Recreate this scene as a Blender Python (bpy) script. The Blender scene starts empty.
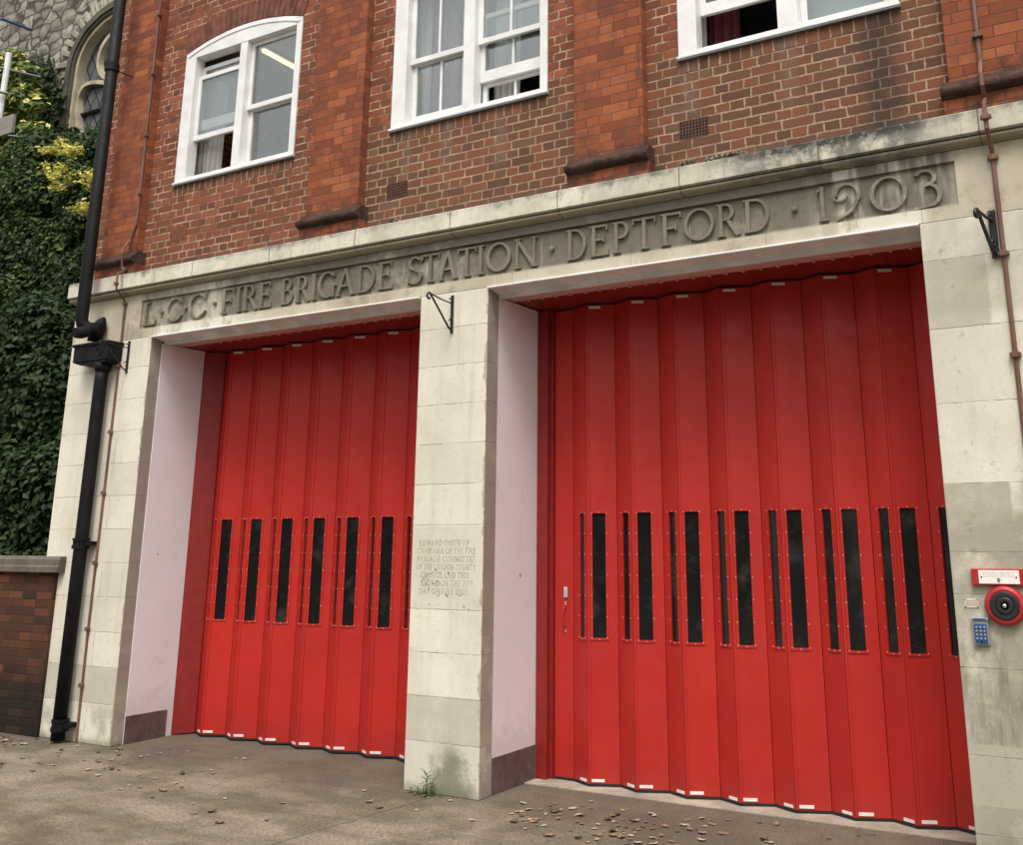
import bpy, math, random
import numpy as np
from mathutils import Vector, noise
random.seed(7); rng = np.random.default_rng(7)
PI = math.pi
sc = bpy.context.scene
COL = bpy.context.scene.collection

# ------------------------------------------------------------------ camera
FPX, CX, CY = 1008.32, 572.32, 282.88          # focal length and principal point (photo is an off-centre crop)
YAW, PIT, ROL, DIST, EYE = .5131, .2508, -.0023, 6.5097, 1.76
cyw, syw, cp, sp, cr, sr = math.cos(YAW), math.sin(YAW), math.cos(PIT), math.sin(PIT), math.cos(ROL), math.sin(ROL)
FW = Vector((-syw*cp, cyw*cp, sp)); r0 = Vector((cyw, syw, 0)); u0 = r0.cross(FW)
RT = cr*r0+sr*u0; UP = -sr*r0+cr*u0
def at(px, py, Y):
    d = (px-CX)/FPX*RT-(py-CY)/FPX*UP+FW
    t = (DIST+Y)/d.y
    return (t*d.x, t*d.z+EYE)
cd = bpy.data.cameras.new('camera'); cam = bpy.data.objects.new('camera', cd); COL.objects.link(cam)
from mathutils import Matrix
M3 = Matrix((RT, UP, -FW)).transposed()
cam.matrix_world = Matrix.Translation((0, -DIST, EYE)) @ M3.to_4x4()
cd.sensor_fit = 'HORIZONTAL'; cd.sensor_width = 36; cd.lens = 36*FPX/1023
cd.shift_x = (511.5-CX)/1023; cd.shift_y = (CY-422.5)/1023
cd.clip_start = .05; cd.clip_end = 2000
sc.camera = cam

# ------------------------------------------------------------------ node helper
class NT:
    def __init__(s, name):
        s.m = bpy.data.materials.new(name); s.m.use_nodes = True
        s.t = s.m.node_tree; s.t.nodes.clear()
        s.out = s.t.nodes.new('ShaderNodeOutputMaterial')
        s.b = s.t.nodes.new('ShaderNodeBsdfPrincipled')
        s.t.links.new(s.b.outputs[0], s.out.inputs[0])
        g = s.t.nodes.new('ShaderNodeNewGeometry'); s.P = g.outputs['Position']; s.N = g.outputs['Normal']
        sx = s.t.nodes.new('ShaderNodeSeparateXYZ'); s.t.links.new(s.P, sx.inputs[0])
        s.x, s.y, s.z = sx.outputs
    def put(s, sock, v):
        if isinstance(v, bpy.types.NodeSocket): s.t.links.new(v, sock)
        elif isinstance(v, (tuple, list)):
            n = len(sock.default_value); v = tuple(v)+(1,)*(n-len(v)); sock.default_value = v[:n]
        else: sock.default_value = v
    def mth(s, op, a, b=0., c=0.):
        n = s.t.nodes.new('ShaderNodeMath'); n.operation = op
        s.put(n.inputs[0], a); s.put(n.inputs[1], b); s.put(n.inputs[2], c); return n.outputs[0]
    def add(s, a, b): return s.mth('ADD', a, b)
    def sub(s, a, b): return s.mth('SUBTRACT', a, b)
    def mul(s, a, b): return s.mth('MULTIPLY', a, b)
    def ss(s, v, a, b, c=0., d=1.):
        n = s.t.nodes.new('ShaderNodeMapRange'); n.interpolation_type = 'SMOOTHSTEP'
        s.put(n.inputs[0], v); s.put(n.inputs[1], a); s.put(n.inputs[2], b); s.put(n.inputs[3], c); s.put(n.inputs[4], d)
        return n.outputs[0]
    def vec(s, x, y, z=0.):
        n = s.t.nodes.new('ShaderNodeCombineXYZ'); s.put(n.inputs[0], x); s.put(n.inputs[1], y); s.put(n.inputs[2], z); return n.outputs[0]
    def scl(s, v, k):
        n = s.t.nodes.new('ShaderNodeVectorMath'); n.operation = 'MULTIPLY'; s.put(n.inputs[0], v); s.put(n.inputs[1], k); return n.outputs[0]
    def noise(s, scale, det=3., rough=.55, v=None, stretch=None):
        v = v or s.P
        if stretch: v = s.scl(v, stretch)
        n = s.t.nodes.new('ShaderNodeTexNoise'); s.t.links.new(v, n.inputs['Vector'])
        n.inputs['Scale'].default_value = scale; n.inputs['Detail'].default_value = det; n.inputs['Roughness'].default_value = rough
        return n.outputs[0]
    def white(s, v):
        n = s.t.nodes.new('ShaderNodeTexWhiteNoise'); n.noise_dimensions = '3D'; s.t.links.new(v, n.inputs['Vector']); return n.outputs[0], n.outputs[1]
    def mix(s, f, a, b, mode='MIX'):
        n = s.t.nodes.new('ShaderNodeMix'); n.data_type = 'RGBA'; n.blend_type = mode
        s.put(n.inputs[0], f); s.put(n.inputs[6], a); s.put(n.inputs[7], b); return n.outputs[2]
    def ramp(s, f, stops, interp='LINEAR'):
        n = s.t.nodes.new('ShaderNodeValToRGB'); s.put(n.inputs[0], f); e = n.color_ramp.elements; n.color_ramp.interpolation = interp
        while len(e) < len(stops): e.new(.5)
        for k, (p, c) in enumerate(stops): e[k].position = p; e[k].color = tuple(c)+(1,)
        return n.outputs[0]
    def bump(s, h, dist=.004, strength=1.):
        n = s.t.nodes.new('ShaderNodeBump'); s.put(n.inputs['Height'], h); n.inputs['Distance'].default_value = dist; n.inputs['Strength'].default_value = strength
        s.t.links.new(n.outputs[0], s.b.inputs['Normal'])
    def set(s, col=None, rough=None, metal=None, spec=None):
        if col is not None: s.put(s.b.inputs['Base Color'], col)
        if rough is not None: s.put(s.b.inputs['Roughness'], rough)
        if metal is not None: s.put(s.b.inputs['Metallic'], metal)
        if spec is not None: s.put(s.b.inputs['Specular IOR Level'], spec)
        return s.m

def simple(name, col, rough=.6, var=.12, scale=12, metal=0, spec=None, bump=0.):
    n = NT(name); f = n.noise(scale, 4)
    a = tuple(c*(1-var) for c in col); b = tuple(min(1, c*(1+var)) for c in col)
    c = n.mix(n.ss(f, .3, .7), a, b)
    if bump: n.bump(n.noise(scale*6, 4), bump)
    return n.set(c, n.ss(n.noise(scale*2, 2), .2, .8, rough*.85, min(1, rough*1.15)), metal, spec)

def brick(name, kind):
    n = NT(name); H = .0762
    wob = n.noise(9, 2); wob2 = n.noise(7, 2, v=n.scl(n.P, (1, 1, 1.3)))
    u = n.add(n.add(n.x, n.y), n.mul(n.sub(wob, .5), .022 if kind != 'rubbed' else .004)); v = n.add(n.z, n.mul(n.sub(wob2, .5), .013 if kind != 'rubbed' else .003))
    u = n.add(u, 20.); 
    row = n.mth('FLOOR', n.mth('DIVIDE', v, H))
    fv = n.sub(v, n.mul(row, H))
    if kind == 'soldier':
        L = .083; row = n.mul(row, 0.); fv = H*.5; off = 0.
    elif kind == 'rubbed':
        # flemish-like, narrow joints
        odd = n.mth('MODULO', row, 2.); L = n.add(.2286, 0.); off = n.mul(odd, .1143)
    elif kind == 'wall':
        odd = n.mth('MODULO', row, 2.); L = n.add(.2286, n.mul(odd, -.04)); off = n.mul(odd, .09)
    else:
        odd = n.mth('MODULO', row, 2.); L = n.add(.2286, n.mul(odd, -.1143)); off = n.mul(odd, .0571)
    uu = n.mth('DIVIDE', n.add(u, off), L)
    if kind == 'rubbed':
        jitter, _ = n.white(n.vec(row, 3., 1.)); uu = n.add(uu, n.mul(jitter, .25))
    else:
        jitter, _ = n.white(n.vec(row, 5., 2.)); uu = n.add(uu, n.mul(jitter, .10))
    col = n.mth('FLOOR', uu); fu = n.mul(n.sub(uu, col), L)
    du = n.mth('MINIMUM', fu, n.sub(L, fu))
    d = du if kind == 'soldier' else n.mth('MINIMUM', du, n.mth('MINIMUM', fv, n.sub(H, fv)))
    # half-bat snapping for the rubbed pilasters: some bricks split in two
    rnd, rcol = n.white(n.vec(col, row, 0.)); rnd2, _ = n.white(n.vec(col, row, 7.))
    edge = n.noise(60, 3)
    if kind == 'rubbed':
        mw = .0020
        split = n.mth('LESS_THAN', rnd2, .33)
        dsp = n.mth('ABSOLUTE', n.sub(fu, n.mul(L, .5)))
        d = n.mth('MINIMUM', d, n.add(dsp, n.mul(n.sub(1., split), 1.)))
        half = n.mul(split, n.mth('GREATER_THAN', fu, n.mul(L, .5)))
        rnd, _ = n.white(n.vec(n.add(col, n.mul(half, .5)), row, 0.))
    elif kind in ('main', 'soldier'):
        mw = n.add(n.add(n.add(.0048, n.mul(n.sub(edge, .5), .016)), n.mul(rnd2, .0022)), n.mul(n.sub(n.noise(22, 3), .5), .012))
    else: mw = .004
    face = n.ss(d, n.sub(mw, .0012), n.add(mw, .0022)) if kind != 'rubbed' else n.ss(d, .0012, .0042)
    fine = n.noise(130, 3); big = n.noise(1.3, 4, .6); med = n.noise(6, 4, .6)
    if kind == 'rubbed':
        c = n.ramp(rnd, [(0, (.19, .054, .026)), (.3, (.25, .074, .033)), (.7, (.29, .087, .037)), (1, (.37, .120, .050))])
        mort = n.mix(n.ss(n.noise(2.2, 3), .45, .6), (.10, .055, .038), (.15, .09, .065))
        c = n.mix(n.mul(n.ss(med, .42, .7), .6), c, (.13, .048, .032))
        # sooty patches low on the shafts, above the moulded roll
        soot = n.mul(n.ss(n.add(n.z, n.mul(n.sub(n.noise(4.5, 4, .65), .5), .7)), 4.72, 4.55), .8)
        soot = n.mul(soot, n.mth('MAXIMUM', n.mth('GREATER_THAN', n.z, 4.505), n.ss(n.noise(7, 5, .75), .42, .56)))
        c = n.mix(soot, c, (.070, .036, .028))
        # old repairs: brighter orange sanded blotches
        c = n.mix(n.mul(n.ss(n.noise(3.1, 3, .6, v=n.scl(n.P, (1, 1, 1.4))), .6, .72), .45), c, (.34, .11, .048))
    else:
        low = n.ss(n.add(n.z, n.mul(n.sub(med, .5), .25)), 5.42, 5.30)          # stock bricks of the sill panels
        right = n.ss(n.x, -7.3, -5.3)
        lw = n.mul(low, n.ss(right, 0., 1., .35, 1.))
        if kind == 'soldier': lw = n.add(lw, .8)
        cu = n.ramp(rnd, [(0, (.155, .052, .030)), (.2, (.190, .060, .033)), (.65, (.235, .073, .037)), (1, (.30, .100, .048))])
        cl = n.ramp(rnd, [(0, (.115, .060, .038)), (.25, (.145, .068, .041)), (.6, (.175, .075, .043)), (.9, (.220, .084, .045)), (1, (.15, .090, .058))])
        c = n.mix(lw, cu, cl)
        if kind == 'wall':
            c = n.ramp(rnd, [(0, (.045, .022, .016)), (.45, (.085, .034, .020)), (.85, (.12, .046, .024)), (1, (.21, .078, .036))])
        c = n.mix(n.mul(n.ss(fine, .4, .75), .35), c, n.scl(c, (.62, .62, .62)))
        mort = n.mix(n.ss(med, .35, .65), (.30, .200, .125), (.43, .31, .205))
        if kind == 'main': mort = n.mix(n.ss(lw, 0., 1.), n.mix(n.ss(med, .4, .6), (.16, .085, .055), (.46, .34, .24)), mort)
        if kind == 'wall': mort = (.055, .038, .028)
        # drips of grey from the sill ends and the black stain round the crack
        if kind != 'wall':
            st = n.mul(n.ss(n.noise(5, 4, .7, stretch=(2.2, 2.2, .5)), .58, .72), .55)
            c = n.mix(st, c, (.10, .075, .060)); 
            crk = n.sub(n.mth('ABSOLUTE', n.sub(n.x, n.add(-1.27, n.mul(n.sub(n.noise(3, 2), .5), .25)))), n.mul(n.sub(n.noise(6, 4, .7), .5), .3))
            soot = n.mul(n.mul(n.ss(crk, .20, .0), n.ss(n.z, 5.5, 5.2)), .75)
            c = n.mix(soot, c, (.040, .032, .028)); mort = n.mix(n.mul(soot, .9), mort, (.06, .05, .042))
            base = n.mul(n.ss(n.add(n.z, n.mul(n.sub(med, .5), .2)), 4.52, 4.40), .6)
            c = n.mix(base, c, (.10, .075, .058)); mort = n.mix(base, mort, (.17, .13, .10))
            for xs in (-4.9, -4.35, -5.35, -2.62, -1.9):
                dr = n.mth('ABSOLUTE', n.sub(n.x, n.add(xs, n.mul(n.sub(n.noise(2.5, 2), .5), .2))))
                k = n.mul(n.mul(n.ss(dr, .09, .02), n.ss(n.z, 4.5, 5.0)), n.mul(n.mul(n.ss(n.z, 5.36, 5.30), .5), n.ss(n.noise(16, 4, .7), .3, .65)))
                c = n.mix(k, c, (.19, .16, .13)); mort = n.mix(k, mort, (.22, .19, .155))
        else:
            moss = n.ss(n.add(n.z, n.mul(n.sub(med, .5), .5)), .75, .25)
            c = n.mix(n.mul(moss, .85), c, (.012, .011, .009)); mort = n.mix(moss, mort, (.015, .014, .011))
    c = n.mix(n.mul(n.ss(big, .5, .75), .28), c, n.scl(c, (.55, .55, .55)))
    out = n.mix(face, mort, c)
    # lime bloom dots
    if kind == 'main': out = n.mix(n.mul(n.ss(n.noise(38, 2), .76, .8), .7), out, (.55, .52, .47))
    n.bump(n.add(n.mul(face, 1.), n.add(n.mul(fine, .35), n.mul(rnd, .35))), .006 if kind != 'rubbed' else .003)
    return n.set(out, .9, spec=.25)

def stone(name, kind):
    n = NT(name)
    fine = n.noise(70, 4, .6); med = n.noise(5, 5, .65); big = n.noise(1.4, 4, .6); streak = n.noise(1.6, 5, .65, stretch=(6, 6, .55))
    pale = (.765, .73, .62); mid = (.64, .60, .495)
    c = n.mix(n.ss(big, .35, .7), pale, mid)
    c = n.mix(n.mul(n.ss(streak, .5, .72), .35), c, (.47, .43, .34))
    c = n.mix(n.mul(n.ss(n.noise(26, 3, .7), .64, .74), .4), c, (.40, .37, .31))
    c = n.mix(n.mul(n.ss(n.noise(11, 6, .8), .54, .68), .30), c, (.42, .385, .305)); c = n.mix(n.mul(n.ss(n.noise(55, 3, .7), .66, .70), .6), c, (.26, .235, .19))
    h = n.add(n.mul(fine, .4), n.mul(n.noise(11, 6, .8), .5))
    if kind == 'pier':
        zz = n.mth('DIVIDE', n.sub(n.z, .037), .3075); row = n.mth('FLOOR', zz); fz = n.mul(n.sub(zz, row), .3075)
        dj = n.mth('MINIMUM', fz, n.sub(.3075, fz))
        midp = n.mul(n.mth('GREATER_THAN', n.x, -6.), n.mth('LESS_THAN', n.x, -3.)); tall = n.mul(midp, n.mul(n.mth('GREATER_THAN', n.z, 1.27), n.mth('LESS_THAN', n.z, 1.87)))
        dj = n.mth('MAXIMUM', dj, n.mul(n.mul(tall, n.mul(n.mth('GREATER_THAN', n.z, 1.40), n.mth('LESS_THAN', n.z, 1.75))), 1.)); row = n.mth('MULTIPLY_ADD', tall, n.sub(4., row), row)
        wide = n.mth('GREATER_THAN', n.x, -2.)
        d2 = None; r2 = None
        for zj in (.20, .60, 1.06, 1.46, 1.695, 2.085, 2.56, 3.02, 3.455):
            q = n.mth('ABSOLUTE', n.sub(n.z, zj)); d2 = q if d2 is None else n.mth('MINIMUM', d2, q)
            q = n.mth('GREATER_THAN', n.z, zj); r2 = q if r2 is None else n.add(r2, q)
        dj = n.add(n.mul(wide, d2), n.mul(n.sub(1., wide), dj)); row = n.add(n.mul(wide, r2), n.mul(n.sub(1., wide), row))
        # vertical joints only in the two wide piers, staggered
        odd = n.mth('MODULO', n.add(row, 20.), 2.)
        xj = n.add(-8.70, n.mul(odd, -.32)); dv = n.mth('ABSOLUTE', n.sub(n.x, xj))
        xj2 = n.add(-.60, n.mul(odd, .14)); dv = n.mth('MINIMUM', dv, n.mth('ABSOLUTE', n.sub(n.x, xj2)))
        dv = n.mth('MINIMUM', dv, n.mth('ABSOLUTE', n.sub(n.x, n.add(xj2, .62))))
        blk = n.add(n.mth('GREATER_THAN', n.x, xj), n.mul(n.mth('GREATER_THAN', n.x, xj2), 2.)); side = n.mth('GREATER_THAN', n.x, -6.)
        rnd, _ = n.white(n.vec(row, n.add(blk, n.mul(side, 5.)), 3.))
        c = n.mix(n.mul(n.ss(rnd, .35, 1.), .40), c, (.52, .49, .41))
        jn = n.noise(14, 3)
        j = n.mul(n.ss(n.mth('MINIMUM', dj, dv), .0030, .0008), n.ss(jn, .3, .6, .35, .95))
        j = n.mul(n.mul(j, n.ss(n.z, .09, .10)), n.ss(jn, .35, .65, .45, 1.)); c = n.mix(j, c, (.27, .24, .185)); h = n.sub(h, n.mul(j, 1.2))
        rightp = n.ss(n.x, -1.3, -1.0)
        # right pier: grey grime on its lower half and down one block
        rg = n.mul(rightp, n.add(n.mul(n.ss(n.add(n.z, n.mul(n.sub(med, .5), .6)), 2.1, 1.8), 1.), n.mul(n.ss(n.z, 3.05, 3.15), .45)))
        grime = n.mul(n.mul(rg, n.ss(n.noise(2.6, 5, .7), .22, .58)), .85)
        c = n.mix(grime, c, (.29, .265, .21))
        b1 = n.mul(n.mul(n.mth('GREATER_THAN', n.z, 1.695), n.mth('LESS_THAN', n.z, 2.085)), n.mul(rightp, n.ss(n.add(n.x, n.mul(n.sub(med, .5), .05)), -.70, -.72)))
        b2 = n.mul(n.mul(n.mth('GREATER_THAN', n.z, 3.02), n.mth('LESS_THAN', n.z, 3.455)), n.mul(rightp, n.ss(n.add(n.x, n.mul(n.sub(med, .5), .1)), -.70, -.73)))
        c = n.mix(n.mul(n.add(n.mul(b1, .8), n.mul(b2, .6)), n.ss(n.noise(4, 5, .7), .25, .6, .45, 1.)), c, (.36, .335, .27))
        for xa in (-8.33, -4.375):
            da = n.mth('ABSOLUTE', n.sub(n.x, xa)); c = n.mix(n.mul(n.ss(n.sub(da, n.mul(n.sub(n.noise(3.2, 5, .75), .50), .16)), .012, .002), .7), c, (.33, .295, .24))
        c = n.mix(n.mul(n.mul(rightp, n.ss(n.noise(1.1, 5, .75, stretch=(6, 6, 1.3)), .46, .68)), n.mul(n.mul(n.ss(n.z, 1.5, 1.1), n.ss(n.z, .3, .75)), .75)), c, (.17, .16, .125))
        c = n.mix(n.mul(n.mul(rightp, n.ss(n.noise(9, 4, .7), .6, .7)), .45), c, (.24, .22, .18))
        # foot of every pier: damp block, then lichen
        foot = n.mul(n.ss(n.z, .665, .655), n.ss(med, .2, .6, .45, .85)); foot2 = n.ss(n.z, .34, .352)
        c = n.mix(n.mul(n.mul(foot, foot2), .85), c, (.45, .42, .34))
        ctr = n.add(n.add(n.mul(n.mth('ABSOLUTE', n.sub(n.x, -4.62)), 2.4), n.mul(n.sub(n.noise(7, 5, .75), .5), 1.1)), n.mul(n.z, .9))
        lich = n.mul(n.add(n.mul(n.ss(ctr, .72, .25), 1.), n.mul(n.mul(n.sub(1., midp), n.ss(n.noise(4, 5, .7), .42, .62)), .55)), n.ss(n.add(n.z, n.mul(n.sub(med, .5), .12)), .40, .22))
        c = n.mix(n.mul(lich, .8), c, (.15, .155, .115))
        c = n.mix(n.mul(n.ss(n.add(n.z, n.mul(n.sub(n.noise(11, 3), .5), .12)), .09, .0), .6), c, (.16, .15, .11))
        # returns (faces looking sideways) carry brown traffic film up to the plaster
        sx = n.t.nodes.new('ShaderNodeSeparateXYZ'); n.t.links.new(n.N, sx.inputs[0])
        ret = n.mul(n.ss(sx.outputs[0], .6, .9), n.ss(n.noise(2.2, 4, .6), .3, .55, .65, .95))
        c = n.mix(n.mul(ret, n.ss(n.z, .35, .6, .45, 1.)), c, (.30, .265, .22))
    elif kind == 'fascia':
        dirt = n.ss(n.add(n.noise(1.1, 5, .7), n.mul(n.ss(n.x, -8., -3.), .10)), .34, .56)
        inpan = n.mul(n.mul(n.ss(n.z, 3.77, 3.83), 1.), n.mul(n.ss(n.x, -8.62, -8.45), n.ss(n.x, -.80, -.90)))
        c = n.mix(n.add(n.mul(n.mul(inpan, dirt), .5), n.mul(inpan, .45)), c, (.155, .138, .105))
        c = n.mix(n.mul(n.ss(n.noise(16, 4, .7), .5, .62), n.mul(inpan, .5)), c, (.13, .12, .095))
        c = n.mix(n.mul(n.sub(1., inpan), n.ss(big, .3, .7, .45, .9)), c, (.41, .355, .245)); c = n.mix(n.mul(n.mul(n.ss(n.noise(3.5, 5, .7), .5, .66), n.sub(1., inpan)), .5), c, (.22, .20, .155))
        # lime runs at the two ends of the inscription
        m1 = n.add(n.mul(n.ss(n.x, -8.45, -8.2), n.ss(n.x, -7.2, -7.5)), n.mul(n.ss(n.x, -1.82, -1.62), n.ss(n.x, -.85, -1.0)))
        run = n.mul(m1, n.ss(n.noise(1.0, 3, .6, v=n.vec(n.mul(n.x, 5.5), n.mul(n.z, .9), 0.)), .45, .58))
        c = n.mix(n.mul(run, .7), c, (.66, .63, .54))
        pp = n.mul(n.ss(n.z, 3.805, 3.795), n.mul(n.ss(n.noise(5, 4, .7, stretch=(1, 1, .4)), .42, .50), n.add(n.mul(n.ss(n.x, -1.62, -1.55), n.ss(n.x, -1.0, -1.08)), n.mul(n.ss(n.x, -8.3, -8.2), n.ss(n.x, -6.9, -7.3))))); c = n.mix(n.mul(pp, .85), c, (.72, .69, .60))
        drip = n.mul(n.ss(n.noise(1.0, 2, .5, v=n.vec(n.mul(n.x, 34.), n.mul(n.z, 1.2), 3.)), .66, .70), n.ss(n.noise(2, 2), .45, .6))
        c = n.mix(n.mul(drip, .5), c, (.66, .63, .56))
        jv = n.mth('MINIMUM', n.mth('ABSOLUTE', n.sub(n.mth('MODULO', n.add(n.x, 20.1), 1.03), .5)), 1.)
        j = n.mul(n.ss(jv, .004, .001), .6); c = n.mix(j, c, (.13, .11, .09))
    elif kind == 'cornice':
        c = n.mix(n.ss(n.noise(2.1, 5, .7), .35, .65, .15, .75), c, (.42, .395, .33))
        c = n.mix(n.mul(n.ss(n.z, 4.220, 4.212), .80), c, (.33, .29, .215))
        top = n.ss(n.add(n.z, n.mul(n.sub(n.noise(7, 6, .75), .5), .30)), 4.30, 4.40)
        blot = n.add(n.ss(n.noise(1.1, 3), .38, .56, .25, 1.), n.mul(n.ss(n.x, -2.2, -1.7), n.ss(n.x, -.9, -1.2)))
        c = n.mix(n.mul(n.mul(top, blot), .85), c, (.10, .10, .085))
        c = n.mix(n.mul(n.ss(n.noise(30, 4, .7), .58, .68), .5), c, (.30, .28, .22))
        c = n.mix(n.mul(n.ss(n.noise(1.2, 4, .6, stretch=(9, 9, .8)), .56, .68), .5), c, (.30, .28, .23))
        rm = n.mul(n.ss(n.x, -2.6, -1.9), n.ss(n.x, -.75, -1.15)); c = n.mix(n.mul(rm, n.ss(n.noise(6, 6, .75), .34, .60)), c, (.17, .165, .14)); c = n.mix(n.mul(n.mul(rm, n.ss(n.z, 4.27, 4.34)), n.ss(n.noise(10, 5, .75), .42, .55)), c, (.05, .05, .042))
        jv = n.mth('ABSOLUTE', n.sub(n.mth('MODULO', n.add(n.x, 20.35), 1.01), .5))
        j = n.mul(n.ss(jv, .006, .002), .8); c = n.mix(j, c, (.10, .09, .07)); h = n.sub(h, j)
    elif kind == 'letter':
        c = n.mix(n.ss(n.noise(3, 4, .6), .35, .6), (.235, .21, .162), (.175, .157, .12))
        m1 = n.add(n.mul(n.ss(n.x, -8.45, -8.2), n.ss(n.x, -7.2, -7.5)), n.mul(n.ss(n.x, -1.9, -1.4), n.ss(n.x, -.85, -1.0)))
        c = n.mix(n.mul(m1, n.ss(n.noise(9, 3), .45, .65, 0., .6)), c, (.48, .44, .36))
    elif kind == 'coping':
        c = n.mix(n.ss(med, .3, .7), (.105, .088, .068), (.165, .142, .112))
    n.bump(h, .004)
    return n.set(c, .85, spec=.3)

def foliage(name, a, b, c3=None):
    n = NT(name)
    f, _ = n.white(n.scl(n.P, (1, 1, 1))); f = n.noise(2.0, 3, .6); g = n.noise(40, 1)
    c = n.mix(n.ss(f, .35, .65), a, b); c = n.mix(n.ss(g, .35, .65, 0., .6), c, n.scl(c, (1.5, 1.5, 1.3)))
    if c3: c = n.mix(n.mul(n.ss(n.noise(5, 2), .58, .66), .9), c, c3)
    n.set(c, .55, spec=.22)
    tr = n.t.nodes.new('ShaderNodeBsdfTranslucent'); n.put(tr.inputs[0], c)
    mx = n.t.nodes.new('ShaderNodeMixShader'); mx.inputs[0].default_value = .22
    n.t.links.new(n.b.outputs[0], mx.inputs[1]); n.t.links.new(tr.outputs[0], mx.inputs[2]); n.t.links.new(mx.outputs[0], n.out.inputs[0])
    return n.m

M = {}
M['brick'] = brick('stock_brick', 'main'); M['rubbed'] = brick('rubbed_brick', 'rubbed'); M['soldier'] = brick('soldier_brick', 'soldier'); M['wallbrick'] = brick('garden_wall_brick', 'wall')
M['pier'] = stone('portland_pier', 'pier'); M['fascia'] = stone('portland_fascia', 'fascia'); M['cornice'] = stone('portland_cornice', 'cornice')
M['letter'] = stone('portland_letter', 'letter'); M['coping'] = stone('coping_stone', 'coping')
n = NT('dark_moulded_brick'); jv = n.mth('ABSOLUTE', n.sub(n.mth('MODULO', n.add(n.x, 20.), .115), .0575))
c = n.mix(n.ss(n.noise(9, 5, .7), .3, .7), (.040, .026, .022), (.095, .052, .038)); c = n.mix(n.mul(n.ss(jv, .003, .001), .7), c, (.02, .015, .012)); n.bump(n.add(n.noise(14, 5, .7), n.mul(n.noise(60, 3), .3)), .022); M['roll'] = n.set(c, .9, spec=.2)
M['white'] = simple('white_gloss_paint', (.76, .765, .76), .38, .08, 5)
M['lead'] = simple('grey_lead', (.16, .165, .18), .55, .2, 8)
n = NT('plaster_reveal')
c = n.mix(n.ss(n.noise(1.2, 4), .3, .7), (.83, .80, .83), (.78, .745, .77))
c = n.mix(n.mul(n.ss(n.noise(4, 5, .7), .62, .75), .3), c, (.55, .48, .47))
c = n.mix(n.mul(n.ss(n.add(n.z, n.mul(n.sub(n.noise(8, 4), .5), .5)), .5, .28), .3), c, (.5, .43, .42)); n.bump(n.noise(60, 3), .002)
c = n.mix(n.mul(n.ss(n.noise(1.3, 5, .75, stretch=(5, 5, .6)), .60, .72), .22), c, (.50, .45, .43)); c = n.mix(n.mul(n.ss(n.noise(13, 4, .8), .70, .74), .5), c, (.42, .38, .36)); M['plaster'] = n.set(c, .75, spec=.3)
n = NT('dark_skirting'); c = n.mix(n.ss(n.noise(7, 5, .7), .35, .7), (.085, .058, .055), (.15, .11, .10))
c = n.mix(n.mul(n.ss(n.noise(3, 4, .7, stretch=(5, 5, 1)), .6, .7), .5), c, (.26, .22, .20)); M['skirt'] = n.set(c, .6)
n = NT('red_door_paint')
oi = n.t.nodes.new('ShaderNodeObjectInfo'); rr = oi.outputs['Random']
c = n.mix(n.ss(n.noise(1.5, 4), .3, .7), (.50, .024, .016), (.44, .020, .014)); c = n.mix(n.mul(rr, .30), c, (.38, .020, .018))
c = n.mix(n.mul(n.ss(n.noise(2.0, 6, .75, stretch=(9, 9, .35)), .54, .74), .32), c, (.30, .022, .018))
c = n.mix(n.mul(n.ss(n.noise(34, 3, .7), .70, .74), .5), c, (.20, .025, .02))
c = n.mix(n.mul(n.ss(n.noise(1.3, 5, .8, v=n.vec(n.mul(n.x, 2.), n.mul(n.z, 22.), n.y)), .70, .74), n.ss(n.z, 1.3, .9, 0., .4)), c, (.52, .12, .10))
c = n.mix(n.mul(n.ss(n.add(n.z, n.mul(n.sub(n.noise(5, 5, .7), .5), .6)), .35, -.05), .35), c, (.24, .03, .022))
n.bump(n.noise(4, 3), .004)
M['red'] = n.set(c, n.ss(n.noise(6, 4, .7), .3, .7, .36, .58), spec=.4)
M['redseam'] = simple('dark_red_seam', (.16, .010, .008), .6, .1)
M['redframe'] = simple('red_frame_paint', (.24, .012, .010), .5, .1)
M['pinkboard'] = simple('pink_soffit_board', (.60, .36, .34), .6, .08, 10)
M['offwhite'] = simple('old_white_paint', (.72, .77, .76), .5, .14, 5)
M['sealgap'] = simple('seal_gap_black', (.012, .012, .012), .8)
M['plate'] = simple('aluminium_plate', (.72, .72, .70), .4, .06, 20)
M['rivet'] = simple('white_rivet', (.75, .68, .64), .4, .05)
M['glassdark'] = simple('dark_window_pane', (.014, .015, .016), .05, .5, 2.5, spec=.38)
n = NT('slot_glass'); c = n.mix(n.mul(n.ss(n.noise(3.2, 5, .75), .50, .72), .8), (.010, .010, .010), (.045, .046, .044)); c = n.mix(n.mul(n.ss(n.noise(26, 3, .8), .66, .72), .5), c, (.06, .06, .056)); M['glassdark'] = n.set(c, n.ss(n.noise(4, 4, .7), .35, .7, .03, .18), spec=.4)  # paler smears in the colour stand in for faint reflections
M['blackpaint'] = simple('black_bitumen_paint', (.007, .007, .008), .6, .35, 7, spec=.2, bump=.002)
M['iron'] = simple('black_iron', (.012, .012, .013), .5, .3)
n = NT('brown_conduit'); c = n.mix(n.ss(n.noise(4, 4), .35, .65), (.19, .095, .070), (.13, .062, .045)); M['conduit'] = n.set(c, .6)
M['airbrick'] = simple('terracotta_airbrick', (.23, .085, .048), .85, .2, 20); M['grille'] = simple('dark_grille', (.13, .055, .034), .85, .25, 20); M['black'] = simple('void_black', (.004, .004, .004), .9)
M['darkstone'] = simple('inscription_shade', (.40, .365, .275), .9, .3, 20)
M['ink'] = simple('faded_red_ink', (.66, .47, .44), .6); M['inkgrey'] = simple('grey_ink', (.25, .25, .24), .6)
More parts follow.
